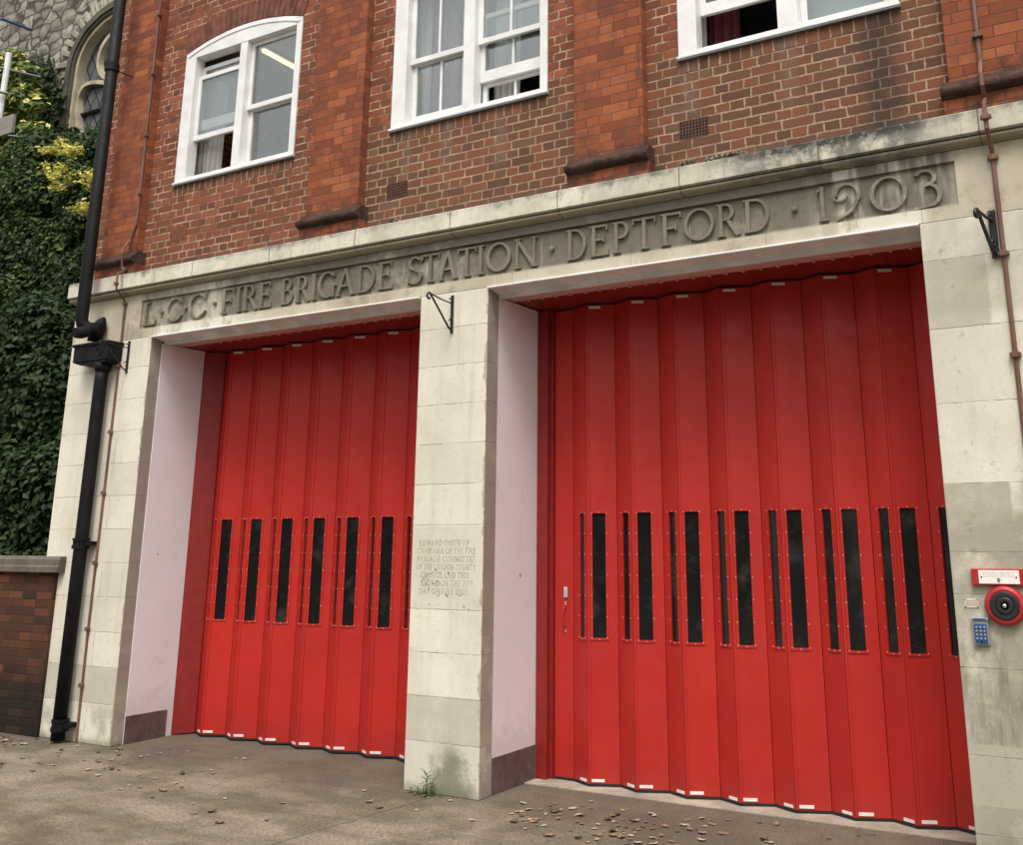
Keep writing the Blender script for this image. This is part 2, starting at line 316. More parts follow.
M['signred'] = simple('sign_red', (.38, .020, .024), .4, .12); M['enamel'] = simple('white_enamel', (.82, .80, .76), .3, .05)
M['bluepad'] = simple('blue_keypad', (.030, .085, .24), .4, .15, 30); M['zinc'] = simple('grey_metal', (.32, .34, .37), .4, .1, metal=.4)
M['steel'] = simple('bright_steel', (.7, .7, .7), .25, .05, metal=1)
M['charcoal'] = simple('charcoal_plastic', (.016, .016, .017), .5)
M['room'] = simple('room_paint', (.36, .37, .36), .9, .05, 1); M['ceil'] = simple('room_ceiling', (.55, .56, .56), .9, .03, 1)
M['curtain_grey'] = simple('grey_net', (.62, .62, .60), .9, .12, 4); M['curtain_plum'] = simple('plum_curtain', (.30, .21, .25), .9, .1, 4); M['curtain_red'] = simple('red_curtain', (.085, .012, .020), .9, .2, 4)
M['blind'] = simple('pale_blue_blind', (.62, .68, .69), .8, .04, 3)
M['churchtrim'] = simple('church_limestone', (.40, .35, .25), .85, .25, 3, bump=.01)
M['hood'] = simple('hood_mould_stone', (.075, .070, .052), .9, .3, 4, bump=.01)
M['leadglass'] = None
n = NT('leaded_glass')
a = n.mth('FRACT', n.mul(n.add(n.x, n.mul(n.z, .62)), 3.6)); b = n.mth('FRACT', n.mul(n.sub(n.x, n.mul(n.z, .62)), 3.6))
k = n.mth('MINIMUM', n.mth('MINIMUM', a, n.sub(1., a)), n.mth('MINIMUM', b, n.sub(1., b)))
g_, _ = n.white(n.vec(n.mth('FLOOR', n.mul(n.add(n.x, n.mul(n.z, .62)), 3.6)), n.mth('FLOOR', n.mul(n.sub(n.x, n.mul(n.z, .62)), 3.6)), 0.))
c = n.mix(g_, (.085, .092, .10), (.15, .155, .16)); M['leadglass'] = n.set(n.mix(n.ss(k, .05, .09), (.01, .01, .01), c), .45)
n = NT('rubble_stone')
wv = n.t.nodes.new('ShaderNodeVectorMath'); wv.operation = 'ADD'; n.t.links.new(n.scl(n.P, (2.7, .6, 3.6)), wv.inputs[0])
nz = n.t.nodes.new('ShaderNodeTexNoise'); nz.inputs['Scale'].default_value = 2.2; nz.inputs['Detail'].default_value = 4; n.t.links.new(n.P, nz.inputs['Vector']); n.t.links.new(n.scl(nz.outputs[1], (1.1, 0, 1.1)), wv.inputs[1])
def vor(f):
    v_ = n.t.nodes.new('ShaderNodeTexVoronoi'); v_.feature = f; v_.inputs['Scale'].default_value = 1.0; v_.inputs['Randomness'].default_value = .6; n.t.links.new(wv.outputs[0], v_.inputs['Vector']); return v_
v1 = vor('DISTANCE_TO_EDGE'); v2 = vor('F1'); vs1 = vor('SMOOTH_F1')
e = n.ss(n.add(v1.outputs[0], n.mul(n.sub(n.noise(12, 3), .5), .06)), .02, .10)
sx = n.t.nodes.new('ShaderNodeSeparateColor'); n.t.links.new(v2.outputs['Color'], sx.inputs[0])
c = n.ramp(sx.outputs[0], [(0, (.17, .16, .13)), (.5, (.27, .25, .205)), (1, (.38, .36, .30))]); c = n.mix(n.mul(n.ss(n.noise(5, 5, .75), .45, .65), .7), c, (.09, .085, .07))
c = n.mix(e, (.050, .046, .036), c); n.bump(n.add(n.mul(n.sub(1., n.ss(vs1.outputs[0], .1, .6)), .9), n.mul(n.noise(9, 5, .7), .5)), .05); M['rubble'] = n.set(c, .9)
n = NT('glazing')
gl = n.t.nodes.new('ShaderNodeBsdfGlossy'); gl.inputs['Roughness'].default_value = .02; tp = n.t.nodes.new('ShaderNodeBsdfTransparent'); tp.inputs[0].default_value = (.92, .95, .94, 1)
lw_ = n.t.nodes.new('ShaderNodeLayerWeight'); lw_.inputs[0].default_value = .35
mx = n.t.nodes.new('ShaderNodeMixShader'); n.t.links.new(n.add(n.mul(lw_.outputs[0], .45), .06), mx.inputs[0])
n.t.links.new(tp.outputs[0], mx.inputs[1]); n.t.links.new(gl.outputs[0], mx.inputs[2]); n.t.links.new(mx.outputs[0], n.out.inputs[0]); M['glazing'] = n.m
n = NT('tube_light'); n.put(n.b.inputs['Emission Color'], (1, .82, .38)); n.b.inputs['Emission Strength'].default_value = 2.2; M['tube'] = n.set((.9, .8, .5), .5)
M['ivy'] = foliage('ivy_leaf', (.016, .034, .010), (.038, .066, .018)); M['darkleaf'] = foliage('dark_leaf', (.018, .036, .013), (.042, .070, .026)); M['midleaf'] = foliage('mid_leaf', (.045, .080, .020), (.10, .145, .036), (.20, .25, .06))
M['yellow'] = foliage('yellow_leaf', (.46, .44, .10), (.70, .64, .22)); M['weed'] = foliage('weed_leaf', (.05, .10, .04), (.08, .14, .05))
M['moss'] = simple('dried_moss', (.30, .29, .22), .95, .5, 40); M['bark'] = simple('bark', (.07, .055, .04), .9, .3, 8, bump=.01)
M['scafwhite'] = simple('pale_painted_tube', (.72, .74, .74), .5); M['scaf'] = simple('galvanised_tube', (.10, .12, .12), .45, .2, metal=.4); M['scafblue'] = simple('blue_tube', (.03, .08, .22), .5); M['plank'] = simple('grey_board', (.22, .20, .18), .8)
for k_, (a_, b_) in enumerate([((.27, .18, .11), (.15, .10, .065)), ((.46, .38, .27), (.30, .235, .155)), ((.46, .29, .09), (.32, .19, .06)), ((.12, .085, .06), (.07, .05, .04))]):
    n = NT('dry_leaf_%s' % ['brown', 'pale', 'orange', 'dark'][k_]); M['dl%d' % k_] = n.set(n.mix(n.ss(n.noise(60, 3), .35, .65), a_, b_), .8)
# ground
n = NT('worn_asphalt')
big = n.noise(.55, 5, .65); sm = n.noise(2.3, 5, .7); grit = n.noise(48, 4, .75); swe = n.noise(.9, 5, .65, stretch=(.6, 2.0, 1))
c = n.mix(n.ss(n.add(n.mul(big, .5), n.mul(swe, .5)), .42, .60), (.135, .112, .082), (.31, .266, .195))
c = n.mix(n.mul(n.ss(sm, .48, .64), .6), c, (.095, .082, .064)); c = n.mix(n.mul(n.ss(n.noise(1.1, 5, .7, v=n.scl(n.P, (1, 1.4, 2))), .56, .62), .35), c, (.30, .265, .20))
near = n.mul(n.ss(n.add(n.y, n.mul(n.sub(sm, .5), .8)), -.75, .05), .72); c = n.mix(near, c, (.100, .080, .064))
c = n.mix(n.mul(n.ss(grit, .48, .62), .8), c, (.075, .064, .050)); c = n.mix(n.mul(n.ss(n.noise(60, 3, .7, v=n.scl(n.P, (1, -1, 1))), .60, .68), .5), c, (.40, .36, .29))
jl = n.mth('ABSOLUTE', n.sub(n.x, n.add(-4.71, n.add(n.mul(n.y, .10), n.mul(n.sub(n.noise(3, 3), .5), .05))))); jm = n.mul(n.ss(jl, .010, .003), n.mul(n.ss(n.y, -.1, -.2), .75)); c = n.mix(jm, c, (.06, .05, .04))
c = n.mix(n.mul(n.ss(n.mth('ABSOLUTE', n.sub(n.noise(.9, 4, .7), .5)), .003, .0), .3), c, (.06, .05, .04))
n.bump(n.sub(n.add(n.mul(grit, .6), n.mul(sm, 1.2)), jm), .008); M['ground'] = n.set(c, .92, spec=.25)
n = NT('road_asphalt'); M['road'] = n.set(n.mix(n.ss(n.noise(90, 3), .4, .6), (.045, .044, .042), (.075, .073, .07)), .9)
n = NT('threshold_concrete'); c = n.mix(n.ss(n.noise(3, 5, .7), .35, .65), (.42, .375, .31), (.28, .245, .20)); c = n.mix(n.mul(n.ss(n.noise(60, 3), .55, .7), .4), c, (.15, .13, .11)); n.bump(n.noise(90, 3), .003); M['concrete'] = n.set(c, .9)
M['houseglass'] = simple('house_window_glass', (.02, .02, .022), .1)

# ------------------------------------------------------------------ mesh builder
class MB:
    def __init__(s): s.v = []; s.f = []; s.mi = []
    def add(s, vs, fs, m=0):
        o = len(s.v); s.v += [tuple(p) for p in vs]; s.f += [tuple(i+o for i in f) for f in fs]; s.mi += [m]*len(fs); return s
    def box(s, x0, x1, y0, y1, z0, z1, m=0):
        vs = [(x, y, z) for z in (z0, z1) for y in (y0, y1) for x in (x0, x1)]
        return s.add(vs, [(0, 2, 3, 1), (4, 5, 7, 6), (0, 1, 5, 4), (2, 6, 7, 3), (0, 4, 6, 2), (1, 3, 7, 5)], m)
    def prism(s, poly, axis, a, b, m=0):
        # poly in the plane normal to axis; axis y: (x,z); axis x: (y,z); axis z: (x,y)
        def P(p, t): return {'y': (p[0], t, p[1]), 'x': (t, p[0], p[1]), 'z': (p[0], p[1], t)}[axis]
        n_ = len(poly); A = sum(poly[i][0]*poly[(i+1) % n_][1]-poly[(i+1) % n_][0]*poly[i][1] for i in range(n_))
        if A < 0: poly = poly[::-1]
        fl = axis == 'y'
        lo, hi = min(a, b), max(a, b)
        vs = [P(p, lo) for p in poly]+[P(p, hi) for p in poly]
        f = [tuple(range(n_)), tuple(range(2*n_-1, n_-1, -1))]+[(i, i+n_, (i+1) % n_+n_, (i+1) % n_) for i in range(n_)]
        if not fl: f = [tuple(reversed(q)) for q in f]
        return s.add(vs, f, m)
    def tube(s, pts, r, seg=10, m=0, cap=True):
        pts = [Vector(p) for p in pts]; rs = r if isinstance(r, (list, tuple)) else [r]*len(pts)
        rings = []; prev = None
        for i, p in enumerate(pts):
            t = (pts[min(i+1, len(pts)-1)]-pts[max(i-1, 0)]).normalized()
            if prev is None: a = t.orthogonal().normalized()
            else: a = (prev-t*prev.dot(t)).normalized()
            prev = a; b = t.cross(a)
            rings.append([p+(a*math.cos(2*PI*k/seg)+b*math.sin(2*PI*k/seg))*rs[i] for k in range(seg)])
        vs = [q for R in rings for q in R]; f = []
        for i in range(len(rings)-1):
            for k in range(seg): f.append((i*seg+k, i*seg+(k+1) % seg, (i+1)*seg+(k+1) % seg, (i+1)*seg+k))
        if cap: f.append(tuple(reversed(range(seg)))); f.append(tuple(range((len(rings)-1)*seg, len(rings)*seg)))
        return s.add(vs, f, m)
    def lathe_y(s, prof, c, seg=40, m=0):      # prof: (radius, y) around axis y through c=(x,z)
        vs = []; f = []
        for r_, y_ in prof:
            for k in range(seg): vs.append((c[0]+r_*math.cos(2*PI*k/seg), y_, c[1]+r_*math.sin(2*PI*k/seg)))
        for i in range(len(prof)-1):
            for k in range(seg): f.append((i*seg+k, i*seg+(k+1) % seg, (i+1)*seg+(k+1) % seg, (i+1)*seg+k))
        f.append(tuple(range((len(prof)-1)*seg, len(prof)*seg)))
        return s.add(vs, f, m)
    def build(s, name, mats, parent=None, smooth=False, bevel=0., origin=None):
        me = bpy.data.meshes.new(name)
        v = s.v
        if origin: v = [(a[0]-origin[0], a[1]-origin[1], a[2]-origin[2]) for a in v]
        me.from_pydata(v, [], s.f)
        for m in (mats if isinstance(mats, (list, tuple)) else [mats]): me.materials.append(M[m] if isinstance(m, str) else m)
        me.polygons.foreach_set('material_index', s.mi); me.update()
        if smooth: me.polygons.foreach_set('use_smooth', [True]*len(s.f))
        o = bpy.data.objects.new(name, me); COL.objects.link(o)
        if origin: o.location = origin
        if parent: o.parent = parent; o.matrix_parent_inverse = Matrix.Identity(4) if not origin else Matrix.Identity(4)
        if bevel:
            b = o.modifiers.new('bevel', 'BEVEL'); b.width = bevel; b.segments = 2; b.limit_method = 'ANGLE'; b.angle_limit = math.radians(50)
        return o
def tag(o, label=None, cat=None, group=None, kind=None):
    if label: o['label'] = label
    if cat: o['category'] = cat
    if group: o['group'] = group
    if kind: o['kind'] = kind
    return o
def empty(name, loc=(0, 0, 0), **k):
    o = bpy.data.objects.new(name, None); COL.objects.link(o); o.location = loc; o.empty_display_size = .1
    return tag(o, **k)
def copy_tree(o, parent=None):
    c = o.copy(); COL.objects.link(c); c.parent = parent
    for ch in [q for q in bpy.data.objects if q.parent == o]: copy_tree(ch, c)
    return c

# ------------------------------------------------------------------ stroke lettering
T, t_ = .112, .062
def line(a, b, w): return ('l', a, b, w)
def arc(cx, cy, rx, ry, a0, a1, T1=T, t1=t_): return ('a', cx, cy, rx, ry, a0, a1, T1, t1)
def stem(x, y0=0, y1=1, w=T): return [line((x, y0), (x, y1), w)]
def serif(x, y, L=.13): return [line((x-L, y), (x+L, y), .045)]
def sst(x, w=T, L=.13): return stem(x, w=w)+serif(x, .022, L)+serif(x, .978, L)
GL = {
 'I': (.26, sst(.13)),
 'L': (.62, sst(.15)+[line((.15, .033), (.60, .033), t_), line((.60, 0), (.60, .20), .05)]),
 'F': (.60, sst(.15)+[line((.15, .967), (.58, .967), t_), line((.58, 1), (.58, .83), .05), line((.15, .53), (.45, .53), t_), line((.45, .44), (.45, .62), .05)]),
 'E': (.64, sst(.15)+[line((.15, .967), (.58, .967), t_), line((.58, 1), (.58, .83), .05), line((.15, .53), (.47, .53), t_), line((.47, .44), (.47, .62), .05), line((.15, .033), (.62, .033), t_), line((.62, 0), (.62, .2), .05)]),
 'T': (.74, sst(.37)+[line((.02, .967), (.72, .967), t_), line((.03, 1), (.03, .83), .05), line((.71, 1), (.71, .83), .05)]),
 'H': (.78, sst(.15)+sst(.63)+[line((.15, .5), (.63, .5), t_)]),
 'N': (.84, sst(.12, .07, .11)+sst(.72, .07, .11)+[line((.12, .96), (.72, .02), T)]),
 'A': (.84, [line((.10, .0), (.42, 1.), .07), line((.42, 1.), (.74, 0), T), line((.2, .36), (.64, .36), t_)]+serif(.10, .022, .1)+serif(.75, .022, .11)),
 'V': (.80, [line((.08, 1.), (.40, 0.), T), line((.40, 0.), (.72, 1.), .07)]+serif(.1, .978, .1)+serif(.72, .978, .1)),
 'W': (1.1, [line((.06, 1.), (.32, 0.), T), line((.32, 0.), (.54, 1.), .07), line((.54, 1.), (.80, 0.), T), line((.80, 0.), (1.04, 1.), .07)]),
 'M': (.98, sst(.12, .07, .11)+sst(.86, T, .11)+[line((.14, 1.), (.49, .1), T), line((.49, .1), (.84, 1.), .07)]),
 'Y': (.76, [line((.38, .0), (.38, .48), T), line((.06, 1.), (.38, .45), T), line((.38, .45), (.70, 1.), .07)]+serif(.38, .022)),
 'U': (.80, [line((.14, .3), (.14, 1.), T), line((.66, .3), (.66, 1.), .07), arc(.40, .32, .32, .32, 180, 360)]),
 'J': (.46, [line((.30, .2), (.30, 1.), T), arc(.15, .18, .21, .20, 240, 360)]+serif(.3, .978)),
 'D': (.82, sst(.15)+[arc(.34, .5, .44, .5, -90, 90), line((.15, .967), (.36, .967), t_), line((.15, .033), (.36, .033), t_)]),
 'P': (.64, sst(.15)+[arc(.33, .73, .27, .27, -90, 90), line((.15, .967), (.34, .967), t_), line((.15, .493), (.34, .493), t_)]),
 'R': (.76, sst(.15)+[arc(.33, .74, .26, .26, -90, 90), line((.15, .967), (.34, .967), t_), line((.15, .513), (.36, .513), t_), line((.38, .50), (.70, .0), T)]+serif(.68, .022, .08)),
 'B': (.70, sst(.15)+[arc(.33, .76, .24, .24, -90, 90), line((.15, .967), (.34, .967), t_), line((.15, .54), (.36, .54), t_), arc(.36, .285, .29, .285, -90, 90), line((.15, .033), (.38, .033), t_)]),
 'C': (.84, [arc(.48, .5, .44, .5, 42, 318), line((.80, .99), (.80, .76), .05), line((.78, .20), (.82, .27), .05)]),
 'G': (.88, [arc(.48, .5, .44, .5, 42, 300), line((.76, .02), (.76, .44), T), line((.60, .44), (.88, .44), .05), line((.80, .99), (.80, .78), .05)]),
 'O': (.96, [arc(.48, .5, .46, .5, 0, 360)]),
 'Q': (.96, [arc(.48, .5, .46, .5, 0, 360), line((.5, .25), (.92, -.12), T)]),
 'S': (.62, [arc(.31, .755, .25, .245, 30, 270), arc(.31, .265, .27, .265, -150, 90), line((.55, .98), (.55, .78), .05), line((.05, .02), (.05, .25), .05)]),
 '1': (.30, stem(.15, 0, 1)+serif(.15, .022, .15)+[line((.15, 1.), (.0, .88), .07)]),
 '9': (.66, [arc(.33, .64, .33, .36, -35, 178), arc(.165, .64, .165, .17, 178, 372, .06, .055), line((.575, .47), (.40, .17), .10), line((.43, .20), (.04, -.05), .075)]),
 '0': (.96, [arc(.48, .5, .46, .5, 0, 360)]),
 '3': (.60, [arc(.24, .76, .26, .24, -60, 150), arc(.22, .27, .36, .36, -60, 80), line((.42, -.01), (-.02, -.06), .07), line((.24, .55), (.42, .58), .06)]),
 '2': (.60, [arc(.28, .72, .26, .28, 0, 170), line((.50, .66), (.06, .05), .1), line((.04, .033), (.58, .033), t_)]),
 '7': (.58, [line((.03, .967), (.56, .967), t_), line((.54, .96), (.20, .0), T)]),
}
def put_letter(mb, ch, x0, x1, z0, h, yf, yb, m=0, bold=1.):
    if ch == '.':
        mb.lathe_y([(.020, yb), (.020, yf+.004), (.014, yf), (.002, yf-.001)], ((x0+x1)/2, z0+h*.5), 14, m); return
    if ch not in GL: return
    w, st = GL[ch]; kx = (x1-x0)/w
    for j, q in enumerate(st):
        y = yf+(.0009 if yb-yf > .01 else .00006)*j
        if q[0] == 'l':
            (ax, az), (bx, bz), tw = q[1:]; tw = max(tw, .10)*bold if bold != 1. else tw
            a = Vector((x0+ax*kx, z0+az*h)); b = Vector((x0+bx*kx, z0+bz*h)); d = (b-a).normalized(); nrm = Vector((-d.y, d.x))*tw*h*.5
            mb.prism([tuple(a+nrm), tuple(b+nrm), tuple(b-nrm), tuple(a-nrm)], 'y', y, yb, m)
        else:
            _, cx, cz, rx, rz, a0, a1, T1, t1 = q; T1 = T1*bold; t1 = max(t1, .10 if bold != 1. else 0)*bold
            n_ = max(8, int(abs(a1-a0)/11)); full = abs(a1-a0) >= 359
            for i in range(n_):
                p0 = math.radians(a0+(a1-a0)*i/n_); p1 = math.radians(a0+(a1-a0)*(i+1)/n_)
                def O(p): return (x0+cx*kx+rx*kx*math.cos(p), z0+(cz+rz*math.sin(p))*h)
                def I(p): return (x0+cx*kx+(rx*kx-T1*h)*math.cos(p), z0+(cz+(rz-t1)*math.sin(p))*h)
                q4 = [O(p0), O(p1), I(p1), I(p0)]
                vs = [(p[0], y, p[1]) for p in q4]+[(p[0], yb, p[1]) for p in q4]
                mb.add(vs, [(0, 3, 2, 1), (0, 1, 5, 4), (2, 3, 7, 6)]+([(3, 0, 4, 7)] if i == 0 and not full else [])+([(1, 2, 6, 5)] if i == n_-1 and not full else []), m)
def text_row(mb, txt, x0, x1, z0, h, yf, yb, m=0, bold=1.25):
    W = [GL[c][0]+.14 if c in GL else .34 for c in txt]; k = (x1-x0)/sum(W); x = x0
    for c, w in zip(txt, W):
        if c == '.': mb.box(x+w*k*.5-.003, x+w*k*.5+.003, yf, yb, z0+h*.45, z0+h*.45+.007, m)
        elif c in GL: put_letter(mb, c, x+.07*k, x+(w-.07)*k, z0, h, yf, yb, m, bold)
        x += w*k

# ================================================================== SETTING
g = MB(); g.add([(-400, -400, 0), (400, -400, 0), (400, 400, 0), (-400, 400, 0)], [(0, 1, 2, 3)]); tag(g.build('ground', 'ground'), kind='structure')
g = MB(); g.box(-200, 200, -17, -9, -.05, .004); tag(g.build('road', 'road'), kind='structure')
g = MB(); g.box(-4.375, -1.083, .50, .95, -.02, .006); tag(g.build('threshold_strip', 'concrete'), kind='structure')

# ================================================================== FIRE STATION
FS = empty('fire_station', (0, 0, 0), label='red brick fire station with carved stone fascia and two bays of folding red doors', cat='building')
XR = 2.6
# --- brick wall with window openings
WINS = [(-8.35, -6.69), (-5.525, -3.89), (-2.735, -1.092), (.06, 1.70)]
SILL, SPR, RISE = 5.305, 6.765, .14
w = MB()
xs = [-9.55]+[v for p in WINS for v in p]+[XR]
w.box(-9.55, XR, 0, .28, 3.95, SILL)
for i in range(0, len(xs), 2): w.box(xs[i], xs[i+1], 0, .28, SILL, 9.6)
def arc_pts(a, b, z, rise, n_=14, off=0.):
    c = (a+b)/2; hw = (b-a)/2; R = (hw*hw+rise*rise)/(2*rise); zc = z+rise-R; th = math.asin(hw/R)
    return [(c+(R+off)*math.sin(-th+2*th*k/n_), zc+(R+off)*math.cos(-th+2*th*k/n_)) for k in range(n_+1)]
for a, b in WINS: w.prism([(a, 9.6), (a, SPR)]+arc_pts(a, b, SPR, RISE)[1:-1]+[(b, SPR), (b, 9.6)], 'y', 0, .28)
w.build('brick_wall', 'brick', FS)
for a, b in WINS: w = MB(); w.box(a-.0, b+.0, -.003, .05, SILL-.118, SILL-.02); w.build('sill_course', 'soldier', FS)
# tile course on the cornice
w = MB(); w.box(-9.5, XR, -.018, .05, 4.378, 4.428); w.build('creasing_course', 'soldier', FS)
# brick arch voussoirs
AB = simple('arch_brick', (.15, .052, .032), .9, .4, 9, bump=.004)
for a, b in WINS:
    w = MB(); P0 = arc_pts(a, b, SPR, RISE, 23, .008); P1 = arc_pts(a, b, SPR, RISE, 23, .23)
    for k in range(23):
        f0, f1 = .06, .94
        L_ = lambda A, B, f: (A[0]+(B[0]-A[0])*f, A[1]+(B[1]-A[1])*f)
        w.prism([L_(P0[k], P0[k+1], f0), L_(P0[k], P0[k+1], f1), L_(P1[k], P1[k+1], f1), L_(P1[k], P1[k+1], f0)], 'y', -.006-.003*random.random(), .03)
    w.build('window_arch', AB, FS)
# --- pilasters with moulded roll
PIL = [(-9.26, -8.73), (-6.40, -5.79), (-3.60, -3.00), (-.82, -.20), (1.98, 2.5)]
for a, b in PIL:
    p = MB(); p.box(a, b, -.09, .0, 4.62, 9.55); p.box(a-.045, b+.05, -.118, .0, 4.375, 4.50)
    ob = p.build('pilaster', 'rubbed', FS, bevel=.004)
    q = MB()
    prof = [(.0, 4.50), (-.118, 4.50), (-.135, 4.505)]+[(-.135-.035*math.sin(PI*k/8), 4.545-.035*math.cos(PI*k/8)) for k in range(9)]+[(-.13, 4.585), (-.098, 4.628), (.0, 4.628)]
    q.prism(prof, 'x', a-.05, b+.05); q.build('moulded_base', 'roll', ob, bevel=.006)
# side and roof
w = MB(); w.box(-9.55, -9.27, .28, 8, 0, 9.6); w.box(-9.55, XR, 7.7, 8, 0, 9.6); w.box(XR-.28, XR, .28, 7.7, 0, 9.6); w.build('side_wall', 'brick', FS)
w = MB(); w.box(-9.7, XR+.1, -.15, 8.1, 9.6, 9.75); w.build('roof', 'lead', FS)
# --- cornice and fascia
S = -.10
cor = [(0, 4.392), (-.178, 4.372), (-.190, 4.362), (-.192, 4.222), (-.176, 4.222), (-.174, 4.214), (-.128, 4.214)]
cor += [(-.132-.038*math.sin(PI*k/8), 4.212-.036*(1-math.cos(PI*k/8))/2) for k in range(9)]+[(-.112, 4.175), (-.112, 4.168), (-.101, 4.164), (0, 4.158)]
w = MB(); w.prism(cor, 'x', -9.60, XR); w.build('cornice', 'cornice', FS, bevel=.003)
PX0, PX1, PZ0, PZ1 = -8.53, -.835, 3.80, 4.09
w = MB(); w.box(-9.56, XR, S, .10, 3.71, PZ0); w.box(-9.56, XR, S, .10, PZ1, 4.158); w.box(-9.56, PX0, S, .10, PZ0, PZ1); w.box(PX1, XR, S, .10, PZ0, PZ1); w.box(PX0, PX1, S+.028, .10, PZ0, PZ1)
FASCIA = w.build('fascia', 'fascia', FS)
LET = [('L', -8.505, -8.314), ('.', -8.241, -8.241), ('C', -8.169, -7.942), ('.', -7.90, -7.90), ('C', -7.858, -7.611), ('.', -7.503, -7.503), ('F', -7.409, -7.238), ('I', -7.205, -7.14), ('R', -7.12, -6.935), ('E', -6.916, -6.765),
 ('B', -6.641, -6.482), ('R', -6.458, -6.29), ('I', -6.267, -6.212), ('G', -6.196, -5.987), ('A', -5.981, -5.771), ('D', -5.749, -5.539), ('E', -5.517, -5.355),
 ('S', -5.201, -5.034), ('T', -5.049, -4.865), ('A', -4.87, -4.69), ('T', -4.684, -4.498), ('I', -4.488, -4.424), ('O', -4.405, -4.164), ('N', -4.14, -3.925), ('.', -3.799, -3.799),
 ('D', -3.668, -3.486), ('E', -3.466, -3.305), ('P', -3.275, -3.127), ('T', -3.106, -2.915), ('F', -2.885, -2.715), ('O', -2.699, -2.457), ('R', -2.447, -2.276), ('D', -2.25, -2.048), ('.', -1.883, -1.883),
 ('1', -1.72, -1.655), ('9', -1.616, -1.431), ('0', -1.379, -1.131), ('3', -1.093, -.921)]
for ch, a, b in LET:
    w = MB(); put_letter(w, ch, a, b, 3.826, .238, S-.002, S+.03); w.build('raised_letter' if ch != '.' else 'raised_dot', 'letter', FASCIA)
# --- piers
def pier(x0, x1, yb=.05):
    p = MB(); p.box(x0, x1, S, yb, 0, 3.708); return p.build('stone_pier', 'pier', FS, bevel=.007)
p1 = pier(-9.56, -8.33, .03); p2 = pier(-5.04, -4.375, .06); p3 = pier(-1.08, XR, .30)
# joints worn at the pier edges are in the stone; inscription cut on the middle pier
ins = MB()
rows = ['EDWARD.SMITH.J.P', 'CHAIRMAN OF THE FIRE', 'BRIGADE COMMITTEE', 'OF THE LONDON COUNTY', 'COUNCIL.LAID THIS', 'STONE ON THE 27', 'DAY OF JULY 1903']
ext = [(-4.97, -4.50), (-4.99, -4.44), (-4.99, -4.44), (-4.99, -4.44), (-4.95, -4.50), (-4.95, -4.50), (-4.96, -4.50)]
for k, (tx, (a, b)) in enumerate(zip(rows, ext)): text_row(ins, tx, a, b, 1.728-k*.0585, .043, S-.0008, S+.002, bold=1.15)
text_row(ins, 'TH', -4.495, -4.462, 1.455, .022, S-.0008, S+.002, bold=1.15)
ins.build('cut_inscription', 'darkstone', p2)
MK = simple('marker_ink', (.16, .15, .13), .7)
def scrib(pts, r=.0028):
    gf = MB(); gf.tube([(x, S-.0005, z) for x, z in pts], r, 5); gf.v = [(x, S-.0005+(y-S+.0005)*.3, z) for x, y, z in gf.v]; gf.build('graffiti_mark', MK, p2)
scrib([(-4.905, 1.505), (-4.93, 1.47), (-4.925, 1.435), (-4.89, 1.44), (-4.875, 1.48), (-4.90, 1.515), (-4.86, 1.52), (-4.83, 1.535)]); scrib([(-4.905, 1.46), (-4.87, 1.44), (-4.865, 1.40)]); scrib([(-4.83, 1.455), (-4.82, 1.45)], .006); scrib([(-4.81, 1.56), (-4.80, 1.545)], .006)
scrib([(-4.78, 1.475), (-4.80, 1.455), (-4.785, 1.435), (-4.76, 1.455), (-4.78, 1.475)]); scrib([(-4.765, 1.41), (-4.765, 1.37), (-4.785, 1.36)]); scrib([(-4.69, 1.54), (-4.685, 1.52)], .006); scrib([(-4.71, 1.38), (-4.685, 1.36)], .005); scrib([(-4.60, 1.39), (-4.585, 1.365), (-4.56, 1.375), (-4.565, 1.40)]); scrib([(-4.545, 1.30), (-4.53, 1.285)], .004); scrib([(-4.50, 1.275), (-4.49, 1.27)], .005); scrib([(-4.86, 1.305), (-4.852, 1.298)], .004)

# plaster cores behind the stone
def core(x0, x1, xs_, y0, name='plaster_reveal'):
    p = MB(); p.box(x0, x1, y0, 1.0, 0, 3.66); o = p.build(name, 'plaster', FS, bevel=.002)
    return o
core(-9.27, -8.325, 0, .03); core(-5.035, -4.38, 0, .06); core(-1.075, -.6, 0, .3)
w = MB(); w.box(-8.33, -8.317, .032, .48, 0, .236); w.build('skirting_board', 'skirt', FS)
w = MB(); w.box(-4.381, -4.371, .063, .672, 0, .246); w.build('skirting_board', 'skirt', FS)
# little holes in the plaster
w = MB(); w.box(-8.326, -8.3235, .21, .218, 1.64, 1.655); w.build('fixing_hole', 'black', FS)
w = MB(); w.box(-4.3805, -4.3785, .42, .43, 1.49, 1.515); w.build('fixing_hole', 'black', FS)
# core of the ground floor above the doors
w = MB(); w.box(-9.27, XR, .10, 1.0, 3.76, 3.95); w.build('floor_slab', 'plaster', FS)
# --- door head: painted nosing, soffit boards
def bay_head(x0, x1):
    h = MB(); h.prism([(-.098, 3.709), (-.098, 3.703), (-.06, 3.694), (.035, 3.676), (.040, 3.680), (.046, 3.674), (.050, 3.656), (.060, 3.648), (.095, 3.650), (.10, 3.709)], 'x', x0+.002, x1-.002)
    o = h.build('lintel_board', 'offwhite', FS)
    h = MB(); h.prism([(-.122, 3.7075), (-.124, 3.698), (-.118, 3.691), (-.099, 3.689), (-.099, 3.7075)], 'x', x0+.002, x1-.002); h.build('nosing', 'white', o)
    h = MB(); h.box(x0, x1, .10, .28, 3.664, 3.709)
    k = x0+.14
    while k < x1-.05: h.box(k, k+.016, .225, .282, 3.652, 3.665); k += .131
    h.build('soffit_board', 'pinkboard', o)
    h = MB(); h.box(x0, x1, .28, 1.0, 3.668, 3.76); h.build('door_head', 'redframe', FS)
